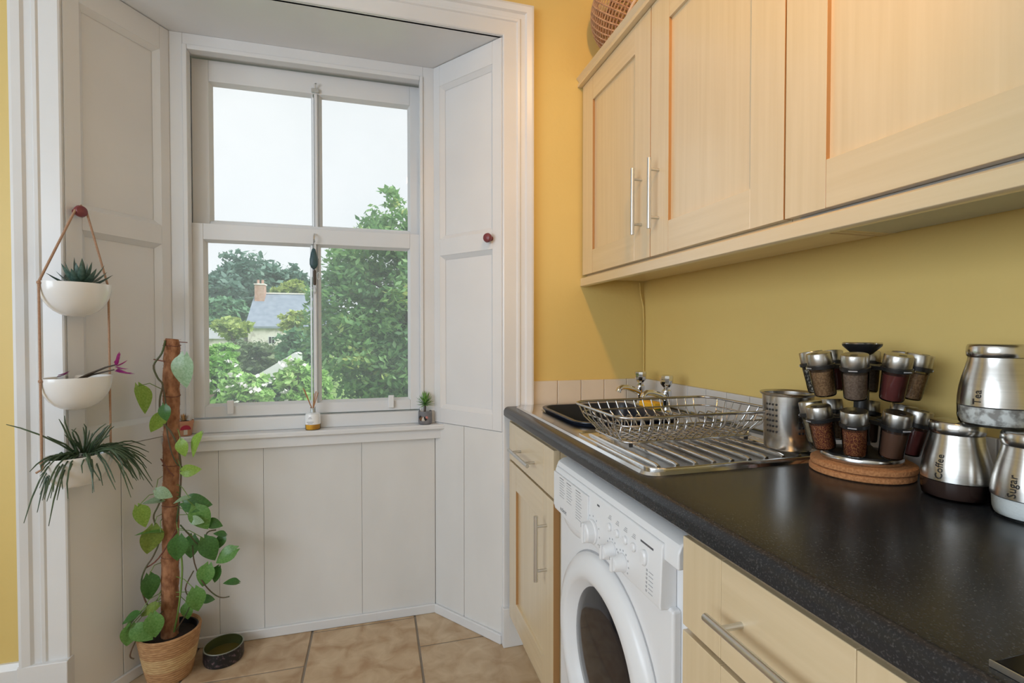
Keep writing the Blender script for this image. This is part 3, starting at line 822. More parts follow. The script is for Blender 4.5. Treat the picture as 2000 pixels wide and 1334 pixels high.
# detergent drawer at the window end of the panel with its finger scoop
dd = MB().prism([(my1 - .010, .724), (my1 - .010, .818), (1.052, .818), (1.052, .724), (1.07, .713), (1.20, .713)], 'x', .4745, .482).build('detergent_drawer', 'white_plastic', wm, bevel=.002)
sc_ = MB(Matrix.Translation((.4935, 1.175, .708)) @ Matrix.Rotation(R(-90), 4, 'Y') @ Matrix.Diagonal((.030, .078, .010, 1))).lathe([(1, 0), (.9, .3), (.72, .62), (.4, .9), (.02, 1)], 28)
sc_.build('finger_scoop', 'white_plastic', dd, smooth=50)
def dial(y, z, r_, name):
    x = XP(z); mm = Matrix.Translation((x, y, z)) @ Matrix.Rotation(R(-90), 4, 'Y')
    o = MB(mm).lathe([(r_ * 1.12, 0), (r_ * 1.1, .004), (r_, .006), (r_ * .92, .020), (r_ * .8, .023)], 24).build(name, 'white_plastic', wm, smooth=35)
    MB(mm).box(-r_ * .95, r_ * .95, -r_ * .24, r_ * .24, .012, .029).build('grip', 'white_plastic', o, bevel=.003)
    MB(mm).box(r_ * .55, r_ * .93, -.0012, .0012, .0285, .0293).build('mark', 'pale_ink', o)
    for k in range(12):
        a = R(30 * k); rr = r_ * 1.45
        yy, zz = y + rr * math.sin(a), z + rr * math.cos(a)
        if zz < .722 or zz > .82: continue
        MB().box(XP(zz) - .0006, XP(zz) + .001, yy - .0016, yy + .0016, zz - .0016, zz + .0016).build('mark', 'pale_ink', o)
dial(1.030, .744, .0245, 'programme_dial'); dial(.934, .741, .0165, 'dial'); dial(.887, .737, .0165, 'dial')
for y in (.946, .912, .878, .845):
    x = XP(.788); mm = Matrix.Translation((x, y, .786)) @ Matrix.Rotation(R(-90), 4, 'Y')
    bt = MB(mm).lathe([(.0085, 0), (.0085, .004), (.0065, .0065)], 16).build('button', 'white_plastic', wm, smooth=35)
    for q_ in range(3): panel_box('print', y + .003 - q_ * .0015, .803 + q_ * .0035, .007 - q_ * .0015, .0007, .0005, 'pale_ink', bt)
x = XP(.785); mm = Matrix.Translation((x, .806, .783)) @ Matrix.Rotation(R(-90), 4, 'Y')
MB(mm @ Matrix.Scale(1.5, 4, (1, 0, 0))).lathe([(.010, 0), (.010, .004), (.0075, .007)], 20).build('start_button', 'white_plastic', wm, smooth=35)
panel_box('print', .800, .809, .022, .0018, .0005, 'ink', pan)
panel_box('print', 1.005, .812, .006, .002, .0005, 'ink', pan)
for k in range(6):
    panel_box('indicator', .797, .764 - k * .0075, .0022, .0020, .0006, 'pale_ink', pan)
    panel_box('print', .783, .764 - k * .0075, .007, .0007, .0005, 'pale_ink', pan)
for (yc, rows, z0) in ((1.215, 8, .812), (1.165, 8, .812), (1.105, 11, .812)):
    for k in range(rows):
        wdt = .012 + .004 * ((k * 7) % 3); z = z0 - k * .0068
        MB().box(.4738, .476, yc - wdt, yc + .016, z - .0006, z + .0006).build('print', 'pale_ink' if k else 'ink', dd)
vs, fs = text_geo('indesit', .017)
MB().add([(.4742, 1.205 - p[0], .731 + p[1]) for p in vs], [f_[::-1] for f_ in fs]).build('brand_lettering', 'ink', dd)
# door
DC = Vector((.494, 1.003, .452))
DM = Matrix.Translation(DC) @ Matrix.Rotation(R(-90), 4, 'Y')
door = MB(DM).lathe([(.236, 0), (.236, .006), (.226, .018), (.205, .026), (.186, .027), (.176, .023), (.163, .004), (.155, -.002)], 64, cap0=False, cap1=False).build('door', 'white_plastic', wm, smooth=50)
MB(DM).lathe([(.160, -.001), (.150, .004), (.120, .008), (.06, .0105), (.002, .011)], 48, cap0=False).build('porthole', 'dark_glass', door, smooth=60)
MB(DM).lathe([(.240, .0005), (.2365, .0012)], 64, False, False).build('seal_line', 'pale_ink', door)
MB(DM @ Matrix.Rotation(R(-40), 4, 'Z')).box(-.045, .045, -.205, -.118, .012, .024).build('door_pull', 'white_plastic', door, bevel=.008, seg=3)

# ------------------------------------------------------------------ wall cupboards
XU = .790; UZ0, UZ1 = 1.427, 2.165


def wall_unit(label, ya, yb, doors, under):
    root = empty('wall_cabinet', (.93, (ya + yb) / 2, UZ0), label, 'cabinet', 'pale wood wall cabinets')
    m = MB(); m.box(XU + .021, XR - .004, yb, yb + .018, UZ0 - .015, UZ1).box(XU + .021, XR - .004, ya - .018, ya, UZ0 - .015, UZ1)
    m.box(XU + .021, XR - .004, yb + .018, ya - .018, UZ1 - .018, UZ1).box(XR - .02, XR - .004, yb + .018, ya - .018, UZ0, UZ1 - .018)
    m.build('body', 'wood_v', root)
    MB().box(XU + .021, XR - .02, yb + .018, ya - .018, UZ0 - .017, UZ0).build('underside', under, root)
    for (da, db, hy) in doors:
        h_ = ((XU - .032, hy, 1.702), (XU - .032, hy, 1.500), .034) if hy else None
        shaker(root, 'door', XU, da, db, UZ0, UZ1, .092, .088, h_)
    return root


wall_unit('double wall cabinet in pale wood with two bar-handled doors, beside the window wall', YW - .012, .809, ((YW - .013, 1.3095, 1.357), (1.3065, .810, 1.262)), 'wood_h')
u2 = wall_unit('pale wood wall cabinet with plain framed door, nearest the camera at top right', .807, -.20, ((.806, .306, None), (.302, -.199, None)), 'steel_hood')
pel = MB().prism([(XU + .002, 1.383), (XU - .004, 1.386), (XU - .004, 1.414), (XU + .001, 1.418), (XU + .016, 1.418), (XU + .016, 1.383)], 'y', -.20, YW - .001)
tag(pel.build('pelmet', 'wood_h', bevel=.0012), 'pale wood light pelmet running under the wall cabinets', 'pelmet')
cor = MB().prism([(XU - .018, UZ1 + .002), (XU - .018, UZ1 + .012), (XU - .012, UZ1 + .022), (XU - .024, UZ1 + .036), (XU + .05, UZ1 + .036), (XU + .05, UZ1 + .001)], 'y', -.20, YW - .001)
tag(cor.build('cornice', 'wood_h', bevel=.0015), 'pale wood cornice moulding along the top of the wall cabinets', 'cornice')
cb = MB().tube([(1.045, 1.806, 1.405), (1.05, 1.808, 1.36), (1.062, 1.808, 1.31), (1.066, 1.808, 1.25), (1.0665, 1.808, 1.0135)], .0035, 6)
tag(cb.build('cable', 'yellow_paint', smooth=60), 'thin painted cable running down the wall corner below the cabinets', 'cable')

# wicker basket lying on top of the cupboards
BC = Vector((.925, 1.665, 2.385)); ax = Vector((.45, -.62, -.62)).normalized()
BM = Matrix.Translation(BC) @ ax.to_track_quat('Z', 'Y').to_matrix().to_4x4()
bk = empty('wicker_basket', (BC.x, BC.y, UZ1 + .04), 'round openwork wicker basket on its side on top of the wall cabinets', 'basket')
BR = .150
def brad(t): return BR * math.sin(math.acos(max(-1, min(1, t))))
rows = 19; wv = MB(BM)
for i in range(rows):
    t = -.97 + (i / (rows - 1)) * 1.50
    rr = brad(t); wv.tube([(rr * math.cos(2 * math.pi * k / 36), rr * math.sin(2 * math.pi * k / 36), BR * t) for k in range(36)], .0027, 5, closed=True)
wv.build('weave', 'wicker', bk, smooth=60)['kind'] = 'stuff'
rb = MB(BM)
for k in range(44):
    a = 2 * math.pi * k / 44
    rb.tube([(brad(t) * math.cos(a), brad(t) * math.sin(a), BR * t) for t in np.linspace(-.97, .53, 12)], .0034, 4)
rb.build('rib', 'wicker', bk, smooth=60)['kind'] = 'stuff'
MB(BM).tube([(brad(.54) * math.cos(2 * math.pi * k / 40), brad(.54) * math.sin(2 * math.pi * k / 40), BR * .545) for k in range(40)], .006, 8, closed=True).build('rim', 'wicker_rim', bk, smooth=60)

# ------------------------------------------------------------------ things on the sill and at the window
SZ = SILL + .0004
# reed diffuser
df = empty('reed_diffuser', (-.243, 2.098, SZ), 'glass reed diffuser with amber liquid in the middle of the sill', 'diffuser')
D0 = Matrix.Translation(df.location)
MB(D0).lathe([(.026, 0), (.0285, .002), (.029, .02), (.0285, .055), (.026, .063), (.012, .067), (.0095, .070), (.0095, .086), (.011, .088)], 28, cap1=False).build('bottle', 'jar_glass', df, smooth=40)
MB(D0).lathe([(.0255, .002), (.0272, .004), (.0275, .0215)], 28).build('liquid', 'amber', df, smooth=40)
MB(D0).lathe([(.0294, .0222), (.0293, .053), (.0268, .0628), (.0125, .0673)], 28).build('label_band', 'frost_glass', df, smooth=40)
MB(D0).lathe([(.0088, .066), (.0088, .084)], 16).build('collar', 'frost_glass', df, smooth=40)
for (dx, dz, w_) in ((0, .052, .004), (0, .047, .007), (0, .033, .013), (0, .027, .009)):
    MB(D0).box(-w_ - .007, w_ - .007, -.0302, -.0290, dz - .001, dz + .001).build('print', 'pale_ink', df)
for (dx, dy, h_) in ((-.036, .0, .166), (-.030, -.006, .160), (.012, .006, .150), (.020, .0, .146), (.004, .01, .142)):
    MB(D0).tube([(-dx * .25, -dy * .2, .024), (dx * .15, dy * .2, .087), (dx, dy, h_)], .0017, 6).build('reed', 'reed', df)
# succulent in a grey dog-face pot
sc = empty('potted_succulent', (.200, 2.094, SZ), 'small green succulent in grey dog-face pot, right end of the sill', 'plant')
S0 = Matrix.Translation(sc.location)
pot = MB(S0).lathe([(.024, 0), (.0275, .003), (.029, .012), (.028, .053), (.027, .056), (.025, .054), (.024, .046)], 32).build('pot', 'grey_pot', sc, smooth=40)
MB(S0).lathe([(.0245, .046), (.015, .049), (.002, .05)], 20, cap0=False).build('soil', 'soil', sc)
for (a, m_, r_, z_) in ((-140, 'dog_black', .0085, .030), (-131, 'dog_brown', .010, .026), (-112, 'dog_white', .0095, .024), (-96, 'dog_black', .009, .026), (-84, 'dog_pink', .007, .030)):
    d = Vector((math.cos(R(a)), math.sin(R(a)), 0)); mm = Matrix.Translation(sc.location + d * .0278 + Vector((0, 0, z_))) @ d.to_track_quat('Z', 'Y').to_matrix().to_4x4()
    MB(mm).lathe([(r_, 0), (r_ * .9, .002), (r_ * .5, .0035), (.001, .004)], 14).build('dog_face', m_, pot, smooth=60)
MB(S0).tube([(0, 0, .045), (.001, 0, .07), (0, 0, .088)], .0028, 6).build('stem', 'dark_stem', sc)
MB(S0).tube([(-.017, -.006, .046), (-.018, -.006, .06), (-.017, -.006, .067)], [.003, .0026, .001], 6).build('stem', 'dog_white', sc)
def spike(L, wd, n=4):
    m = MB(); pts = []; vs = []; fs = []
    for i in range(n + 1):
        t = i / n; w_ = wd * (math.sin(math.pi * min(1, .22 + .78 * t)) ** .8) if t < 1 else 0
        y_ = L * t; z_ = L * .18 * t * t
        vs += [(-w_, y_, z_), (0, y_, z_ - w_ * .5), (w_, y_, z_), (0, y_, z_ + w_ * .12)]
    for i in range(n):
        for k in range(4): fs.append((i * 4 + k, i * 4 + (k + 1) % 4, i * 4 + 4 + (k + 1) % 4, i * 4 + 4 + k))
    fs.append((0, 3, 2, 1)); return m.add(vs, fs)
ms = spike(.046, .0040).mesh('leaf', 'green_succ', smooth=60)
rnd = random.Random(3)
for k in range(46):
    a = k * 2.39996; el = R(-28 + 110 * (k / 46) ** .85)
    instance('leaf', ms, sc, Matrix.Translation(sc.location + Vector((0, 0, .083 + .014 * k / 46))) @ Matrix.Rotation(a, 4, 'Z') @ Matrix.Rotation(el, 4, 'X') @ Matrix.Scale(rnd.uniform(.8, 1.05), 4))
# toadstool pot at the left end
tp = empty('toadstool_pot', (-.692, 2.098, SZ), 'small terracotta pot with red toadstool, on the sill behind the moss pole', 'plant pot')
P0 = Matrix.Translation(tp.location)
tpb = MB(P0).lathe([(.021, 0), (.023, .002), (.0285, .045), (.030, .046), (.0305, .056), (.028, .057), (.026, .05)], 28).build('pot', 'terracotta', tp, smooth=40)
MB(P0).lathe([(.0265, .05), (.012, .055), (.002, .056)], 18, cap0=False).build('soil', 'soil', tp)
dc = Vector((.42, -.9, 0)).normalized()
mm = Matrix.Translation(tp.location + dc * .0262 + Vector((0, 0, .027))) @ dc.to_track_quat('Z', 'Y').to_matrix().to_4x4()
MB(mm).prism([(.017 * math.cos(R(a)), .017 * math.sin(R(a)) - .002) for a in range(0, 181, 15)], 'z', -.004, .002).build('toadstool_cap', 'mushroom_red', tpb)
MB(mm).box(-.006, .006, -.021, -.002, -.006, .0005).build('toadstool_stalk', 'dog_white', tpb)
mc = spike(.03, .0035).mesh('leaf', 'straw_light', smooth=60)
for k in range(9):
    instance('leaf', mc, tp, Matrix.Translation(tp.location + Vector((-.004, 0, .053))) @ Matrix.Rotation(k * 2.4, 4, 'Z') @ Matrix.Rotation(R(35 + 6 * k), 4, 'X'))
# hanging ornament
orn = empty('window_ornament', (-.237, YB + .012, 1.29), 'dark blue-green teardrop ornament hanging on the window bar from a hook', 'ornament')
ox, oy = -.239, YB + .016
MB().tube([(ox, oy, 1.575), (ox, oy, 1.535)], .0012, 5).build('string', 'dark_stem', orn)
MB(Matrix.Translation((ox, oy, 0)) @ Matrix.Scale(.55, 4, (0, 1, 0))).lathe([(.002, 1.455), (.010, 1.462), (.0155, 1.475), (.0155, 1.495), (.011, 1.52), (.006, 1.537), (.001, 1.541)], 16).build('teardrop', 'feather', orn, smooth=60)
MB(Matrix.Translation((ox + .003, oy, 0))).lathe([(.004, 1.392), (.0055, 1.396), (.0055, 1.448), (.003, 1.455)], 12).build('rod', 'dark_stem', orn, smooth=60)
MB().tube([(ox + .018 + .006 * math.cos(a), oy, 1.43 + .014 * math.sin(a)) for a in np.linspace(0, 2 * math.pi, 13)[:-1]], .0017, 6, closed=True).build('ring', 'nickel', orn)
MB().tube([(ox + .018, oy, 1.50), (ox + .018, oy, 1.444)], .001, 5).build('string', 'dark_stem', orn)
MB(Matrix.Translation((ox + .003, oy, 0))).lathe([(.001, 1.355), (.007, 1.366), (.007, 1.374), (.001, 1.388)], 6).build('crystal', 'crystal', orn)

# ------------------------------------------------------------------ hanging planter with three bowls
ht = Vector((SPL.t.x, SPL.t.y, 0)); hn = Vector((SPL.n.x, SPL.n.y, 0))
HC = Vector((-.868, 1.776, 0))
hp = empty('hanging_planter', (HC.x, HC.y, .74), 'three-tier hanging planter of white half bowls on brown cords, hooked on the left shutter knob', 'planter')
KN = SPL.p0 + SPL.t * .026 + SPL.n * .03; KN.z = 1.575
BOWLS = (1.346, 1.066, .833)
def bowl_m(z): return Matrix(((ht.x, hn.x, 0, HC.x), (ht.y, hn.y, 0, HC.y), (0, 0, 1, z), (0, 0, 0, 1)))
def half_bowl():
    m = MB(); n_ = 36; pr_ = []
    for k in range(9):
        a = R(90 * k / 8); pr_.append((math.sin(a) ** .85, -math.cos(a)))
    prf = [(.090 * max(r_, .02), .098 * z_) for r_, z_ in pr_] + [(.0895, .002), (.086, .001)] + [(.085 * max(r_, .02), .093 * z_ + .0) for r_, z_ in pr_[::-1][:-1]]
    vs = []; fs = []
    for (r_, z_) in prf:
        for k in range(n_):
            a = 2 * math.pi * k / n_; x_, y_ = r_ * math.cos(a), r_ * math.sin(a)
            y_ = y_ * .80 if y_ > 0 else max(y_ * .72, -.058)
            vs.append((x_, y_, z_))
    for i in range(len(prf) - 1):
        for k in range(n_): fs.append((i * n_ + k, i * n_ + (k + 1) % n_, (i + 1) * n_ + (k + 1) % n_, (i + 1) * n_ + k))
    fs.append(tuple(range(n_))[::-1]); fs.append(tuple(range((len(prf) - 1) * n_, len(prf) * n_)))
    return m.add(vs, fs).mesh('bowl', 'ceramic', smooth=50)
bme = half_bowl()
for z_ in BOWLS:
    bo = instance('bowl', bme, hp, bowl_m(z_))
    MB(bowl_m(z_) @ Matrix.Scale(.68, 4, (0, 1, 0))).lathe([(.078, -.022), (.05, -.016), (.002, -.014)], 24, cap0=False).build('soil', 'soil', hp)
eL = HC - ht * .0925; eR = HC + ht * .0925
for e_, s_ in ((eL, -1), (eR, 1)):
    c_ = MB()
    pts = [KN + Vector((s_ * .016 * ht.x, s_ * .016 * ht.y, .0)), Vector((e_.x, e_.y, BOWLS[0] - .002)), Vector((e_.x, e_.y, BOWLS[1] - .002)), Vector((e_.x, e_.y, BOWLS[2] - .004))]
    for p0, p1 in zip(pts, pts[1:]): c_.tube([p0, p0.lerp(p1, .5), p1], .0032, 8)
    c_.build('cord', 'cord', hp, smooth=60)
    for z_ in BOWLS: MB(Matrix.Translation((e_.x, e_.y, z_ - .004))).lathe([(.002, -.006), (.0052, -.002), (.0052, .003), (.002, .006)], 8).build('knot', 'cord', hp, smooth=60)
MB().tube([KN + Vector((-.016 * ht.x, -.016 * ht.y, 0)), KN + Vector((0, 0, .018)), KN + Vector((.016 * ht.x, .016 * ht.y, 0))], .0032, 8).build('cord', 'cord', hp, smooth=60)
MB().tube([Vector((eL.x, eL.y, BOWLS[2] - .004)), Vector((eL.x, eL.y, BOWLS[2] - .022)), Vector((eL.x - .012, eL.y - .004, BOWLS[2] - .03))], .003, 6).build('cord_end', 'cord', hp)

# plants in the bowls
hw = empty('haworthia_plant', (HC.x, HC.y, BOWLS[0] - .016), 'spiky dark grey-green rosette succulent in the top white bowl', 'plant')
mh = spike(.088, .0105, 5).mesh('leaf', 'haworthia', smooth=60); rnd = random.Random(5)
for k in range(22):
    el = 12 + 68 * (k / 22); a = k * 2.39996
    instance('leaf', mh, hw, Matrix.Translation(HC + ht * .006 + hn * .012 + Vector((0, 0, BOWLS[0] - .012))) @ Matrix.Rotation(a, 4, 'Z') @ Matrix.Rotation(R(el), 4, 'X') @ Matrix.Scale(rnd.uniform(.82, 1.08), 4))
cf = empty('flowering_cactus', (HC.x, HC.y, BOWLS[1] - .016), 'trailing stem with magenta flowers in the middle white bowl', 'plant')
B1 = Vector((HC.x, HC.y, BOWLS[1]))
tip = px(228, 712, 1.80)
MB().tube([B1 - ht * .02 + Vector((0, 0, -.015)), B1 + ht * .03 + Vector((0, 0, .006)), (B1 + ht * .05 + Vector((0, 0, .018))).lerp(tip, .5), tip], [.003, .0034, .003, .002], 6).build('stem', 'dark_stem', cf, smooth=60)
MB().tube([B1 - ht * .01 + Vector((0, 0, -.015)), B1 + ht * .04 + Vector((0, 0, .004)), px(223, 722, 1.80)], [.003, .003, .002], 6).build('stem', 'dark_stem', cf, smooth=60)
mp_ = spike(.05, .0075, 4).mesh('petal', 'magenta', smooth=60)
def aim(p, d, s): return Matrix.Translation(p) @ Vector(d).to_track_quat('Y', 'Z').to_matrix().to_4x4() @ Matrix.Scale(s, 4)
for (u, v, du, dv, s) in ((226, 712, 12, -26, .85), (228, 712, 6, -28, .7), (228, 714, 26, -8, .75), (226, 716, 28, 10, .8), (226, 724, 28, 8, 1.0), (228, 722, 34, 14, 1.1), (230, 720, 20, 12, .8), (224, 708, 18, -20, .7)):
    p0 = px(u, v, 1.80); p1 = px(u + du, v + dv, 1.79); instance('petal', mp_, cf, aim(p0, p1 - p0, s))
for (u, v, du, dv) in ((112, 735, 20, -4), (114, 732, 16, -3)):
    p0 = px(u, v, 1.735); p1 = px(u + du, v + dv, 1.735); instance('petal', mp_, cf, aim(p0, p1 - p0, .62))
rh = empty('rhipsalis_plant', (HC.x, HC.y, BOWLS[2] - .016), 'bushy dark green plant with thin trailing stems in the lowest white bowl', 'plant')
rnd = random.Random(11); RC = HC + ht * .015 + Vector((0, 0, BOWLS[2] + .002))
for k in range(112):
    a = rnd.uniform(0, 2 * math.pi); d = ht * math.cos(a) * 1.0 + hn * (math.sin(a) * .55 + .38)
    L = rnd.uniform(.055, .12); el = rnd.choice([rnd.uniform(.2, .8), rnd.uniform(.5, 1.5), rnd.uniform(.2, .6)])
    g = rnd.uniform(.8, 2.6) if el < .9 else rnd.uniform(.1, .8)
    st = RC + d.normalized() * (rnd.uniform(.0, .03) if el > .8 else rnd.uniform(.035, .06)); pts = []
    for i in range(6):
        t = i / 5; h_ = el * t - g * t * t * (.75)
        pts.append(st + d * (L * t * (1 if el < 1 else .55)) + Vector((0, 0, L * h_)))
    wv_ = rnd.uniform(-.012, .012)
    for i in range(6): pts[i] += ht * (wv_ * math.sin(i / 5 * rnd.uniform(2.2, 4)))
    MB().tube(pts, [.0026, .0026, .0024, .0022, .002, .0009], 5).build('stem', 'rhipsalis', rh, smooth=60)
MB().tube([RC - ht * .02, px(118, 868, 1.72), px(80, 850, 1.70), px(40, 836, 1.69), px(12, 829, 1.68)], [.0026, .0026, .0024, .002, .001], 5).build('stem', 'rhipsalis', rh, smooth=60)
MB().tube([RC - ht * .02, px(128, 868, 1.73), px(104, 858, 1.71), px(92, 852, 1.70)], [.0026, .0026, .0024, .001], 5).build('stem', 'rhipsalis', rh, smooth=60)

# ------------------------------------------------------------------ pothos on a moss pole in a straw basket
PB = Vector((-.700, 1.962, 0))
sb = empty('straw_basket', PB, 'banded straw plant basket on the floor in the left window corner', 'basket')
PM = Matrix.Translation(PB)
def bk_r(z): return .063 + (z / .165) ** .8 * .031
bands = [(.0006, .052, 'straw_dark'), (.052, .102, 'straw_light'), (.102, .166, 'straw_dark')]
for (z0, z1, m_) in bands:
    nr = max(3, round((z1 - z0) / .0085)); q = MB(PM)
    for i in range(nr):
        za = z0 + (z1 - z0) * i / nr; zb = z0 + (z1 - z0) * (i + 1) / nr; zm = (za + zb) / 2
        q.lathe([(bk_r(za), za), (bk_r(zm) + .0022, zm), (bk_r(zb), zb)], 40, cap0=(za < .001), cap1=False)
    q.build('woven_band', m_, sb, smooth=75)
q = MB(PM).lathe([(bk_r(.166), .166), (bk_r(.166) - .003, .169), (bk_r(.166) - .007, .166), (bk_r(.1) - .006, .10)], 40, False, False); q.build('rim', 'straw_dark', sb, smooth=60)
po = empty('pothos_plant', (PB.x, PB.y, .125), 'climbing pothos with heart-shaped leaves on a brown moss pole in the straw basket', 'plant')
MB(PM).lathe([(.083, .118), (.085, .156), (.0865, .158), (.082, .157), (.08, .135)], 32, cap1=False).build('inner_pot', 'black_plastic', po, smooth=40)
MB(PM).lathe([(.081, .136), (.04, .141), (.002, .142)], 24, cap0=False).build('soil', 'soil', po)
p_bot = PB + Vector((0, 0, .13)); p_top = px(336, 662, PB.y + .005)
pole = MB(); rnd = random.Random(2); seg = 60; pts = []; rs = []
for i in range(seg + 1):
    t = i / seg; p = p_bot.lerp(p_top, t); pts.append(p + Vector((rnd.uniform(-.0015, .0015), 0, 0))); rs.append(.0245 + rnd.uniform(-.0013, .0013) + (.002 if t < .3 else 0))
rs[-1] = .019; pole.tube(pts, rs, 18); mp = pole.build('moss_pole', 'moss', po, smooth=70)
fz = MB()
for i in range(1500):
    t = rnd.random(); a = rnd.uniform(0, 2 * math.pi); c_ = p_bot.lerp(p_top, t); d = Vector((math.cos(a), math.sin(a), 0)); s0 = c_ + d * .0235
    tt = Vector((-d.y, d.x, 0)); e_ = s0 + d * rnd.uniform(.002, .006) + tt * rnd.uniform(-.01, .01) + Vector((0, 0, rnd.uniform(-.004, .004)))
    wv2 = Vector((0, 0, .0006)); fz.add([s0 - wv2, s0 + wv2, e_], [(0, 1, 2)])
fz.build('moss_fibre', 'moss', mp)['kind'] = 'stuff'
for z_ in (1.155, .98, .74, .60, .42):
    c_ = p_bot.lerp(p_top, (z_ - p_bot.z) / (p_top.z - p_bot.z)); MB().tube([c_ + Vector((.0262 * math.cos(a), .0262 * math.sin(a), .002 * math.sin(a * 2))) for a in np.linspace(0, 2 * math.pi, 21)[:-1]], .0011, 5, closed=True).build('tie', 'aerial_root', mp)
def vine(pp, r_=.003, name='vine', m_='vine'):
    P = [px(*p) for p in pp]; out = []
    for i in range(len(P) - 1):       # Catmull-Rom
        a0 = P[max(i - 1, 0)]; a1 = P[i]; a2 = P[i + 1]; a3 = P[min(i + 2, len(P) - 1)]
        for k in range(4):
            t = k / 4; out.append(.5 * ((2 * a1) + (a2 - a0) * t + (2 * a0 - 5 * a1 + 4 * a2 - a3) * t * t + (3 * a1 - a0 - 3 * a2 + a3) * t ** 3))
    out.append(P[-1]); MB().tube(out, r_, 7).build(name, m_, po, smooth=60)
F = 1.925
vine([(323, 665, 1.95), (316, 690, F), (300, 714, F), (308, 738, F), (318, 752, F), (312, 782, F), (315, 820, F - .01), (334, 844, F - .01), (347, 872, F - .01), (353, 906, F), (353, 940, F), (350, 980, F), (345, 1020, F + .01)])
vine([(318, 752, F), (324, 790, F), (326, 840, F), (334, 880, F - .01), (345, 905, F - .01), (356, 912, F)], .0022)
vine([(322, 960, F), (308, 990, F), (300, 1012, F), (312, 1050, F), (300, 1085, F), (284, 1110, F - .01), (276, 1140, F - .01), (287, 1180, F), (318, 1215, 1.95)], .0026)
vine([(352, 1025, F), (370, 1045, F), (392, 1065, F), (405, 1040, F + .02), (422, 1035, F + .03)], .0024)
vine([(376, 1065, F), (380, 1100, F), (395, 1135, F), (415, 1158, F), (432, 1167, F), (448, 1165, F)], .0022)
vine([(340, 1234, 1.94), (350, 1180, F), (356, 1110, F), (350, 1060, F)], .003, 'vine', 'petiole')
vine([(345, 1230, 1.94), (372, 1180, F), (362, 1150, F), (378, 1115, F)], .0022)
vine([(322, 1190, 1.95), (300, 1212, F - .02), (276, 1235, F - .03), (260, 1262, F - .03), (254, 1282, F - .03), (262, 1287, F - .03)], .0022)
vine([(284, 1110, F), (310, 1090, F - .01), (345, 1035, F - .015)], .0024, 'aerial_root', 'aerial_root')
vine([(300, 702, F), (322, 706, F)], .002, 'aerial_root', 'aerial_root'); vine([(314, 896, F), (330, 920, F - .01), (340, 930, F - .01)], .0022, 'aerial_root', 'aerial_root')
vine([(350, 668, F + .01), (366, 669, F + .01)], .0016, 'twig', 'aerial_root')
def heart(m_):
    n1, n2 = 10, 4; vs = []; fs = []
    for i in range(n1 + 1):
        t = i / n1; wd = .93 * max(t, .02) ** .5 * (1 - t) ** .95
        for j in range(-n2, n2 + 1):
            s_ = j / n2; back = .17 * (1 - abs(abs(s_) - .55) / .55) * max(0, 1 - t * 3) if abs(s_) > 0 else 0
            vs.append((wd * s_, t - back, .10 * abs(s_) * wd * 2 * .8 - .22 * t * t + .02 * math.sin(5 * t)))
    k = 2 * n2 + 1
    for i in range(n1):
        for j in range(k - 1): fs.append((i * k + j, i * k + j + 1, (i + 1) * k + j + 1, (i + 1) * k + j))
    return MB().add(vs, fs).mesh('leaf', m_, smooth=80)
HM = {m_: heart('leaf_' + m_) for m_ in ('dark', 'mid', 'lime', 'pale', 'olive')}
LV = [(319, 964, 32, 25, 'pale', -.03, 20), (354, 975, 32, 170, 'pale', -.04, 50), (384, 983, 52, 4, 'dark', 0, 10), (298, 978, 38, 182, 'pale', 0, 45), (279, 1008, 42, 62, 'lime', -.02, -20),
      (393, 1012, 50, 62, 'mid', -.01, 10), (419, 1023, 28, 20, 'dark', .02, 20), (295, 1057, 56, 100, 'olive', -.01, -15), (290, 1038, 48, 184, 'mid', -.02, 60), (347, 1073, 50, 96, 'dark', -.05, 5),
      (372, 1070, 46, 100, 'dark', .02, 15), (410, 1073, 48, 62, 'dark', 0, 0), (440, 1085, 50, 150, 'mid', .01, 10), (430, 1042, 22, 195, 'dark', .02, 30), (400, 1126, 48, 108, 'mid', 0, 5),
      (421, 1123, 34, 112, 'dark', .02, 25), (452, 1136, 28, 185, 'dark', .01, 35), (384, 1173, 46, 80, 'mid', -.02, 0), (406, 1170, 22, 8, 'dark', .02, 20), (294, 1148, 48, 82, 'dark', 0, -20),
      (291, 1191, 42, 155, 'olive', -.02, 25), (254, 1206, 40, 155, 'dark', -.04, 35), (248, 1226, 40, 132, 'dark', -.04, 60), (252, 1243, 46, 102, 'mid', -.05, -5), (278, 1237, 44, 35, 'mid', -.05, 15),
      (301, 1224, 48, 85, 'mid', -.05, 5), (431, 1058, 28, 110, 'dark', .03, 10), (384, 1017, 24, 20, 'pale', -.02, 30), (365, 1195, 34, 95, 'mid', .03, 20),
      (282, 778, 54, 64, 'lime', -.02, -45), (357, 726, 62, 96, 'pale', -.02, 35), (307, 826, 42, 112, 'lime', -.02, -30), (322, 807, 30, 88, 'dark', -.04, 20), (380, 869, 50, 122, 'lime', -.03, 55),
      (356, 876, 32, 82, 'lime', -.03, 25), (372, 919, 34, 355, 'lime', -.03, 20)]
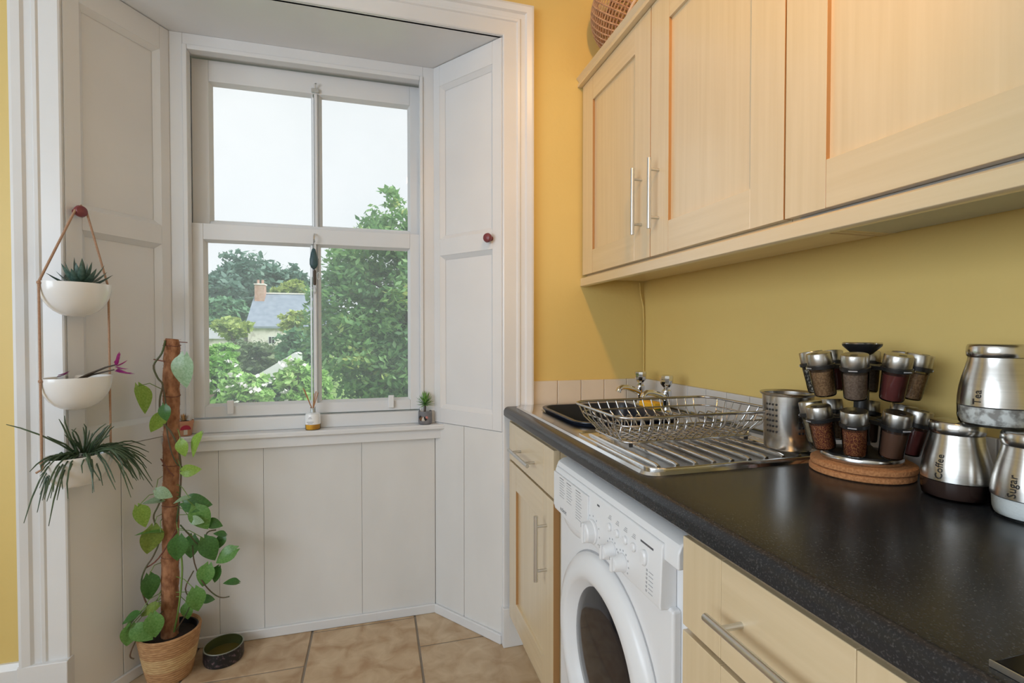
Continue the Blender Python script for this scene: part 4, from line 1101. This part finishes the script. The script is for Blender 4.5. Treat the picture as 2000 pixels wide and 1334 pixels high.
for (u, v, L, ang, m_, dy, roll) in LV:
    Yd = F + dy; a = R(ang); du, dv = math.cos(a), math.sin(a)
    p0 = px(u - du * L / 2, v - dv * L / 2, Yd); p1 = px(u + du * L / 2, v + dv * L / 2, Yd - .012)
    y_ = p1 - p0; L3 = y_.length; y_.normalize(); view = (Vector((0, 0, CAM_Z)) - p0).normalized()
    z_ = view + Vector((0, 0, .25)); z_ = (z_ - y_ * z_.dot(y_)).normalized(); x_ = y_.cross(z_)
    Mx = Matrix(((x_.x, y_.x, z_.x, p0.x), (x_.y, y_.y, z_.y, p0.y), (x_.z, y_.z, z_.z, p0.z), (0, 0, 0, 1))) @ Matrix.Rotation(R(roll), 4, 'Y') @ Matrix.Scale(L3 * 1.02, 4)
    lf = instance('leaf', HM[m_], po, Mx)
    # leaf stalk back to the pole
    t = max(0, min(1, (p0.z + (.03 if p0.z < .9 else -.02) - p_bot.z) / (p_top.z - p_bot.z))); c_ = p_bot.lerp(p_top, t)
    side = 1 if u > 335 else -1; e_ = c_ + Vector((side * .022, -.012, 0)); mid = p0.lerp(e_, .5) + Vector((0, -.008, .016))
    if (e_ - p0).length < .11: MB().tube([p0, mid, e_], .0013, 5).build('leaf_stalk', 'petiole', po)

# ------------------------------------------------------------------ pet bowl
pbw = empty('pet_bowl', (-.545, 2.010, 0), 'dark patterned ceramic pet bowl, green inside, on the floor beside the straw basket', 'bowl')
B0 = Matrix.Translation(pbw.location)
MB(B0).lathe([(.058, .0005), (.064, .002), (.0665, .012), (.0655, .052)], 48, cap1=False).build('outer_wall', 'pet_out', pbw, smooth=40)
MB(B0).lathe([(.0655, .0521), (.064, .0545), (.0615, .0535)], 48, False, False).build('rim', 'pet_rim', pbw, smooth=60)
MB(B0).lathe([(.0615, .0534), (.060, .02), (.056, .008), (.002, .006)], 48, cap0=False).build('inner_wall', 'pet_in', pbw, smooth=60)
MB(B0).lathe([(.0598, .020), (.002, .0201)], 40, cap0=False).build('water', 'water', pbw)
MB(B0 @ Matrix.Translation((.004, -.012, .0203)) @ Matrix.Scale(1.8, 4, (1, 0, 0))).lathe([(.006, 0), (.001, .001)], 14).build('printed_fish', 'fish_red', pbw)

# ------------------------------------------------------------------ garden
rng = np.random.default_rng(4)


def leaves(name, m_, pts, size, parent, flat=.5, asp=.5, up=.45):
    n_ = len(pts); nr = rng.normal(size=(n_, 3)); nr[:, 2] = np.abs(nr[:, 2]) + up; nr /= np.linalg.norm(nr, axis=1)[:, None]
    t = rng.normal(size=(n_, 3)); t -= nr * (t * nr).sum(1)[:, None]; t /= np.linalg.norm(t, axis=1)[:, None]; bt = np.cross(nr, t)
    s = size * rng.uniform(.6, 1.3, n_)[:, None]
    v = np.stack([pts - t * s, pts + bt * s * asp - nr * s * .1, pts + t * s, pts - bt * s * asp - nr * s * .1], 1).reshape(-1, 3)
    me = bpy.data.meshes.new(name); me.vertices.add(4 * n_); me.vertices.foreach_set('co', v.astype(np.float32).ravel())
    me.loops.add(4 * n_); me.loops.foreach_set('vertex_index', np.arange(4 * n_, dtype=np.int32))
    me.polygons.add(n_); me.polygons.foreach_set('loop_start', np.arange(0, 4 * n_, 4, dtype=np.int32)); me.polygons.foreach_set('loop_total', np.full(n_, 4, dtype=np.int32))
    me.update(); me.validate(); me.materials.append(M[m_])
    o = bpy.data.objects.new(name, me); col.objects.link(o); put(o, parent); o['kind'] = 'stuff'; return o


def crown(c, rad, blobs, per, br, shell=.55):
    """leaf positions gathered in sprays near the surface of an ellipsoid"""
    d = rng.normal(size=(blobs, 3)); d /= np.linalg.norm(d, axis=1)[:, None]
    rr = shell + (1 - shell) * rng.random(blobs) ** .6
    bc = np.array(c) + d * rr[:, None] * np.array(rad)
    k = rng.normal(size=(blobs, per, 3)); k *= (rng.random((blobs, per, 1)) ** .5) / np.linalg.norm(k, axis=2, keepdims=True)
    k *= br * rng.uniform(.6, 1.25, (blobs, 1, 1)); k[..., 2] *= .55
    return (bc[:, None, :] + k).reshape(-1, 3)


GZ = -.7
struct(MB().box(-6, 4, 2.45, 5.4, GZ - .05, GZ + .02), 'ground_bounce', 'stone_white')  # unseen pale slab added to bounce skylight up onto the recess head
gnd = struct(MB().box(-90, 60, 2.6, 150, GZ - .3, GZ), 'ground', 'grass')


def tree(name, label, cat, base, parts, m_, size, trunk_r, top, group=None, asp=.5):
    root = empty(name, base, label, cat, group)
    b_ = Vector(base); t_ = Vector(top); tr = MB()
    tr.tube([b_, b_.lerp(t_, .35) + Vector((.02, 0, 0)), b_.lerp(t_, .7), t_], [trunk_r, trunk_r * .8, trunk_r * .5, trunk_r * .15], 8)
    for k in range(7):
        s0 = b_.lerp(t_, .3 + .09 * k); a = k * 2.4; L = (t_ - b_).length * .28
        tr.tube([s0, s0 + Vector((math.cos(a) * L * .6, math.sin(a) * L * .6, L * .35)), s0 + Vector((math.cos(a) * L, math.sin(a) * L, L * .75))], [trunk_r * .4, trunk_r * .25, trunk_r * .08], 6)
    tr.build('trunk', 'bark', root, smooth=60)
    P = np.concatenate([crown(*p) for p in parts]); leaves('foliage', m_, P, size, root, asp=asp)
    return root


# large leafy tree close behind the window, right half
tree('leafy_tree', 'large leafy green tree filling the right half of the window view', 'tree', (.55, 10.2, GZ),
     [((.55, 10.2, 1.35), (1.75, 1.5, 1.75), 330, 42, .36, .62), ((.2, 10.2, 2.6), (1.15, 1.0, 1.0), 120, 40, .30), ((.3, 10.2, 3.45), (.75, .6, .62), 34, 26, .22, .3), ((1.2, 10, .4), (1.6, 1.2, 1.0), 150, 40, .33),
      ((-.55, 10.1, 1.4), (.75, .8, 1.3), 80, 36, .3), ((.55, 10.6, 1.2), (1.5, 1.0, 1.6), 120, 40, .4, .2)], 'fol_big', .075, .12, (.5, 10.3, 3.2), asp=.45)
# far trees
far = 'far trees behind the cottage'
def far_tree(u, vt, vb, wpx, Y, m_, label, nb=90, size=.42):
    c = px(u, (vt + vb) / 2, Y); tz = px(u, vt, Y).z; bz = px(u, vb, Y).z; rx_ = wpx / 960 * Y * .5; rz_ = (tz - bz) / 2
    base = (c.x, c.y, GZ)
    return tree('garden_tree', label, 'tree', base, [((c.x, c.y, c.z), (rx_, rx_ * .8, rz_), nb, 34, rx_ * .28), ((c.x, c.y, c.z - rz_ * .1), (rx_ * .8, rx_ * .6, rz_ * .8), nb // 2, 30, rx_ * .3, .1)], m_, size, .3, (c.x, c.y, c.z + rz_ * .5), far)
far_tree(488, 497, 640, 138, 62, 'fol_far_hazed', 'tall dark haze-tinted blue-green tree rising behind the cottage chimney', 130)
far_tree(572, 520, 640, 110, 64, 'fol_far_hazed', 'dark tree behind the cottage roof, just left of the window bar', 100)
far_tree(420, 535, 650, 90, 58, 'fol_far_hazed', 'dark tree at the left edge of the window view', 90)
far_tree(440, 585, 655, 85, 46, 'fol_mid', 'lighter green bushy tree left of the cottage', 80, .34)
far_tree(572, 547, 640, 70, 50, 'fol_yel', 'yellow-green treetop showing just above the cottage roof', 60, .32)
far_tree(455, 622, 660, 60, 38, 'fol_yel', 'small yellow-green bush at the foot of the trees, left of the cottage wall', 40, .22)

# cottage
HY = 40.; hx0 = px(481, 640, HY).x; hx1 = -3.2
he = px(481, 636, HY).z; hr = 4.32
ct = empty('cottage', ((hx0 + hx1) / 2, HY + 3, GZ), 'white stone cottage with slate roof and brick chimney seen through the left panes', 'house')
MB().box(hx0 + .1, hx1, HY, HY + 6, GZ, he).build('wall', 'stone_white', ct)
MB().prism([(HY - .2, he - .05), (HY + 3, hr), (HY + 6.2, he - .05), (HY + 6.2, he - .2), (HY + 3, hr - .15), (HY - .2, he - .2)], 'x', hx0 - .05, hx1 + .1).build('roof', 'roof_slate', ct)
MB().prism([(HY, he - .2), (HY + 3, hr - .16), (HY + 6, he - .2)], 'x', hx0 + .1, hx0 + .4).build('gable', 'stone_white', ct)
MB().box(hx0 + .02, hx1, HY + 2.9, HY + 3.1, hr - .02, hr + .08).build('ridge_tile', 'stone_white', ct)
chm = MB().box(hx0 + .1, hx0 + .78, HY + 2.2, HY + 3.0, hr - 1.0, hr + .62).build('chimney', 'brick_chim', ct)
MB().box(hx0 + .05, hx0 + .83, HY + 2.15, HY + 3.05, hr + .62, hr + .72).build('chimney_cap', 'stone_white', chm)
for d in (.28, .6): MB(Matrix.Translation((hx0 + d, HY + 2.6, hr + .72))).lathe([(.10, 0), (.09, .28), (.11, .32)], 10).build('chimney_pot', 'brick_chim', chm)
for x in (hx0 + 1.45, hx0 + 3.3):
    wn_ = MB().box(x, x + .5, HY - .02, HY + .05, .35, .95).build('window', 'frame_white', ct)
    MB().box(x + .06, x + .23, HY - .03, HY, .41, .89).build('pane', 'dark_glass', wn_); MB().box(x + .27, x + .44, HY - .03, HY, .41, .89).build('pane', 'dark_glass', wn_)
sd = empty('shed', (px(440, 660, 42).x, 44, GZ), 'long low grey shed left of the cottage', 'shed')
sx_a, sx_b = px(395, 650, 42).x, px(482, 650, 42).x - .3
MB().box(sx_a, sx_b, 42, 45, GZ, .75).build('wall', 'stone_white', sd)
MB().prism([(41.8, .75), (43.5, 1.6), (45.2, .75)], 'x', sx_a - .1, sx_b + .1).build('roof', 'shed_grey', sd)

# shrubs of the middle distance
def shrub(name, label, u, vt, vb, wpx, Y, m_, size, nb, group=None, flowers=0, per=34):
    c = px(u, (vt + vb) / 2, Y); rz_ = (px(u, vt, Y).z - px(u, vb, Y).z) / 2; rx_ = wpx / 960 * Y * .5
    root = empty(name, (c.x, c.y, GZ), label, 'bush' if name == 'garden_shrub' else 'plant', group)
    st_ = MB()
    for k in range(5):
        a = k * 1.26; st_.tube([(c.x + .04 * math.cos(a), c.y + .04 * math.sin(a), GZ), (c.x + rx_ * .3 * math.cos(a), c.y + rx_ * .3 * math.sin(a), c.z - rz_ * .3), (c.x + rx_ * .55 * math.cos(a), c.y + rx_ * .5 * math.sin(a), c.z + rz_ * .4)], [.02, .014, .005], 5)
    st_.build('stem', 'bark', root)
    P = crown((c.x, c.y, c.z), (rx_, rx_ * .7, rz_), nb, per, max(rx_, rz_) * .26, .3); leaves('foliage', m_, P, size, root, asp=.55)
    if flowers:
        Q = crown((c.x, c.y - .05, c.z + rz_ * .2), (rx_, rx_ * .75, rz_ * .9), flowers, 5, .05, .7); leaves('flower', 'petal_white', Q, .028, root, asp=.9)
    return root
shrub('garden_shrub', 'dark olive rounded bush in front of the cottage', 495, 668, 735, 130, 22, 'fol_olive', .12, 110)
shrub('garden_shrub', 'green bush between the cottage wall and the window bar', 585, 640, 740, 80, 18, 'fol_mid', .11, 90)
shrub('garden_shrub', 'pale leafy bush at the left edge below the shed', 425, 665, 730, 70, 19, 'fol_lime', .09, 60)
shrub('garden_shrub', 'yellowish slender bush left of the window bar', 572, 600, 660, 50, 24, 'fol_yel', .12, 40)
gl = 'bright garden plants just outside the window'
shrub('garden_plant', 'bright lime flowering plant at the lower left corner of the lower panes', 432, 690, 800, 62, 6.4, 'fol_lime', .042, 70, gl, 14)
shrub('garden_plant', 'wide lime flowering plant with white blooms, second from the left under the bush', 482, 726, 800, 80, 6.0, 'fol_lime', .042, 80, gl, 16)
shrub('garden_plant', 'leafy green garden plant, third from the left below the white cold frame', 530, 738, 805, 70, 6.6, 'fol_mid', .045, 70, gl, 8)
shrub('garden_plant', 'tall lime plant just left of the reed diffuser', 578, 700, 805, 62, 6.2, 'fol_lime', .042, 80, gl, 12)
shrub('garden_plant', 'narrow upright yellow-green plant just right of the reed diffuser', 632, 725, 800, 30, 7.0, 'fol_lime', .042, 40, gl, 0)
cfm = empty('cold_frame', (px(545, 715, 15).x, 15, GZ), 'white glazed cold frame among the bushes left of the window bar', 'cold frame')
cxm = cfm.location.x; cz = px(545, 715, 15).z
MB().prism([(cxm - .55, GZ), (cxm + .55, GZ), (cxm + .55, cz + .35), (cxm + .45, cz + .38), (cxm - .55, cz - .25)], 'y', 14.6, 15.4).build('frame', 'frame_white', cfm)
MB().box(px(395, 745, 13).x, px(600, 745, 13).x, 13, 13.06, GZ, px(500, 737, 13).z).build('fence', 'fence_brown')
tag(bpy.data.objects['fence'], 'low brown wooden fence behind the bright garden plants', 'fence')

# ------------------------------------------------------------------ ceiling lamp of the kitchen (above the frame)
lamp = empty('ceiling_lamp', (LAMP.x, LAMP.y, ZC), 'ceiling spotlight fitting with warm bulb above the kitchen floor', 'lamp')
MB(Matrix.Translation((LAMP.x, LAMP.y, 0))).lathe([(.06, ZC - .02), (.06, ZC - .0005)], 24).build('ceiling_plate', 'nickel', lamp, smooth=40)
MB(Matrix.Translation((LAMP.x, LAMP.y, 0))).lathe([(.008, ZC - .1), (.008, ZC - .02)], 12).build('stem', 'nickel', lamp, smooth=40)
aimv = Vector((1.07, 1.1, 1.95)) - LAMP
LM = Matrix.Translation(LAMP) @ aimv.to_track_quat('-Z', 'Y').to_matrix().to_4x4()
MB(LM).lathe([(.046, -.02), (.045, .0), (.036, .08), (.02, .12)], 24, cap0=False).build('shade', 'nickel', lamp, smooth=40)
MB(LM).lathe([(.001, -.012), (.022, -.006), (.032, .012), (.026, .04), (.012, .06)], 20).build('bulb', 'bulb', lamp, smooth=60)
ld = bpy.data.lights.new('lamp_light', 'SPOT'); ld.energy = LAMP_POWER; ld.color = (1, .53, .16); ld.spot_size = R(90); ld.spot_blend = .6; ld.shadow_soft_size = .045
lo = bpy.data.objects.new('lamp_light', ld); col.objects.link(lo); lo.location = LAMP + aimv.normalized() * .07; lo.rotation_euler = aimv.to_track_quat('-Z', 'Y').to_euler()
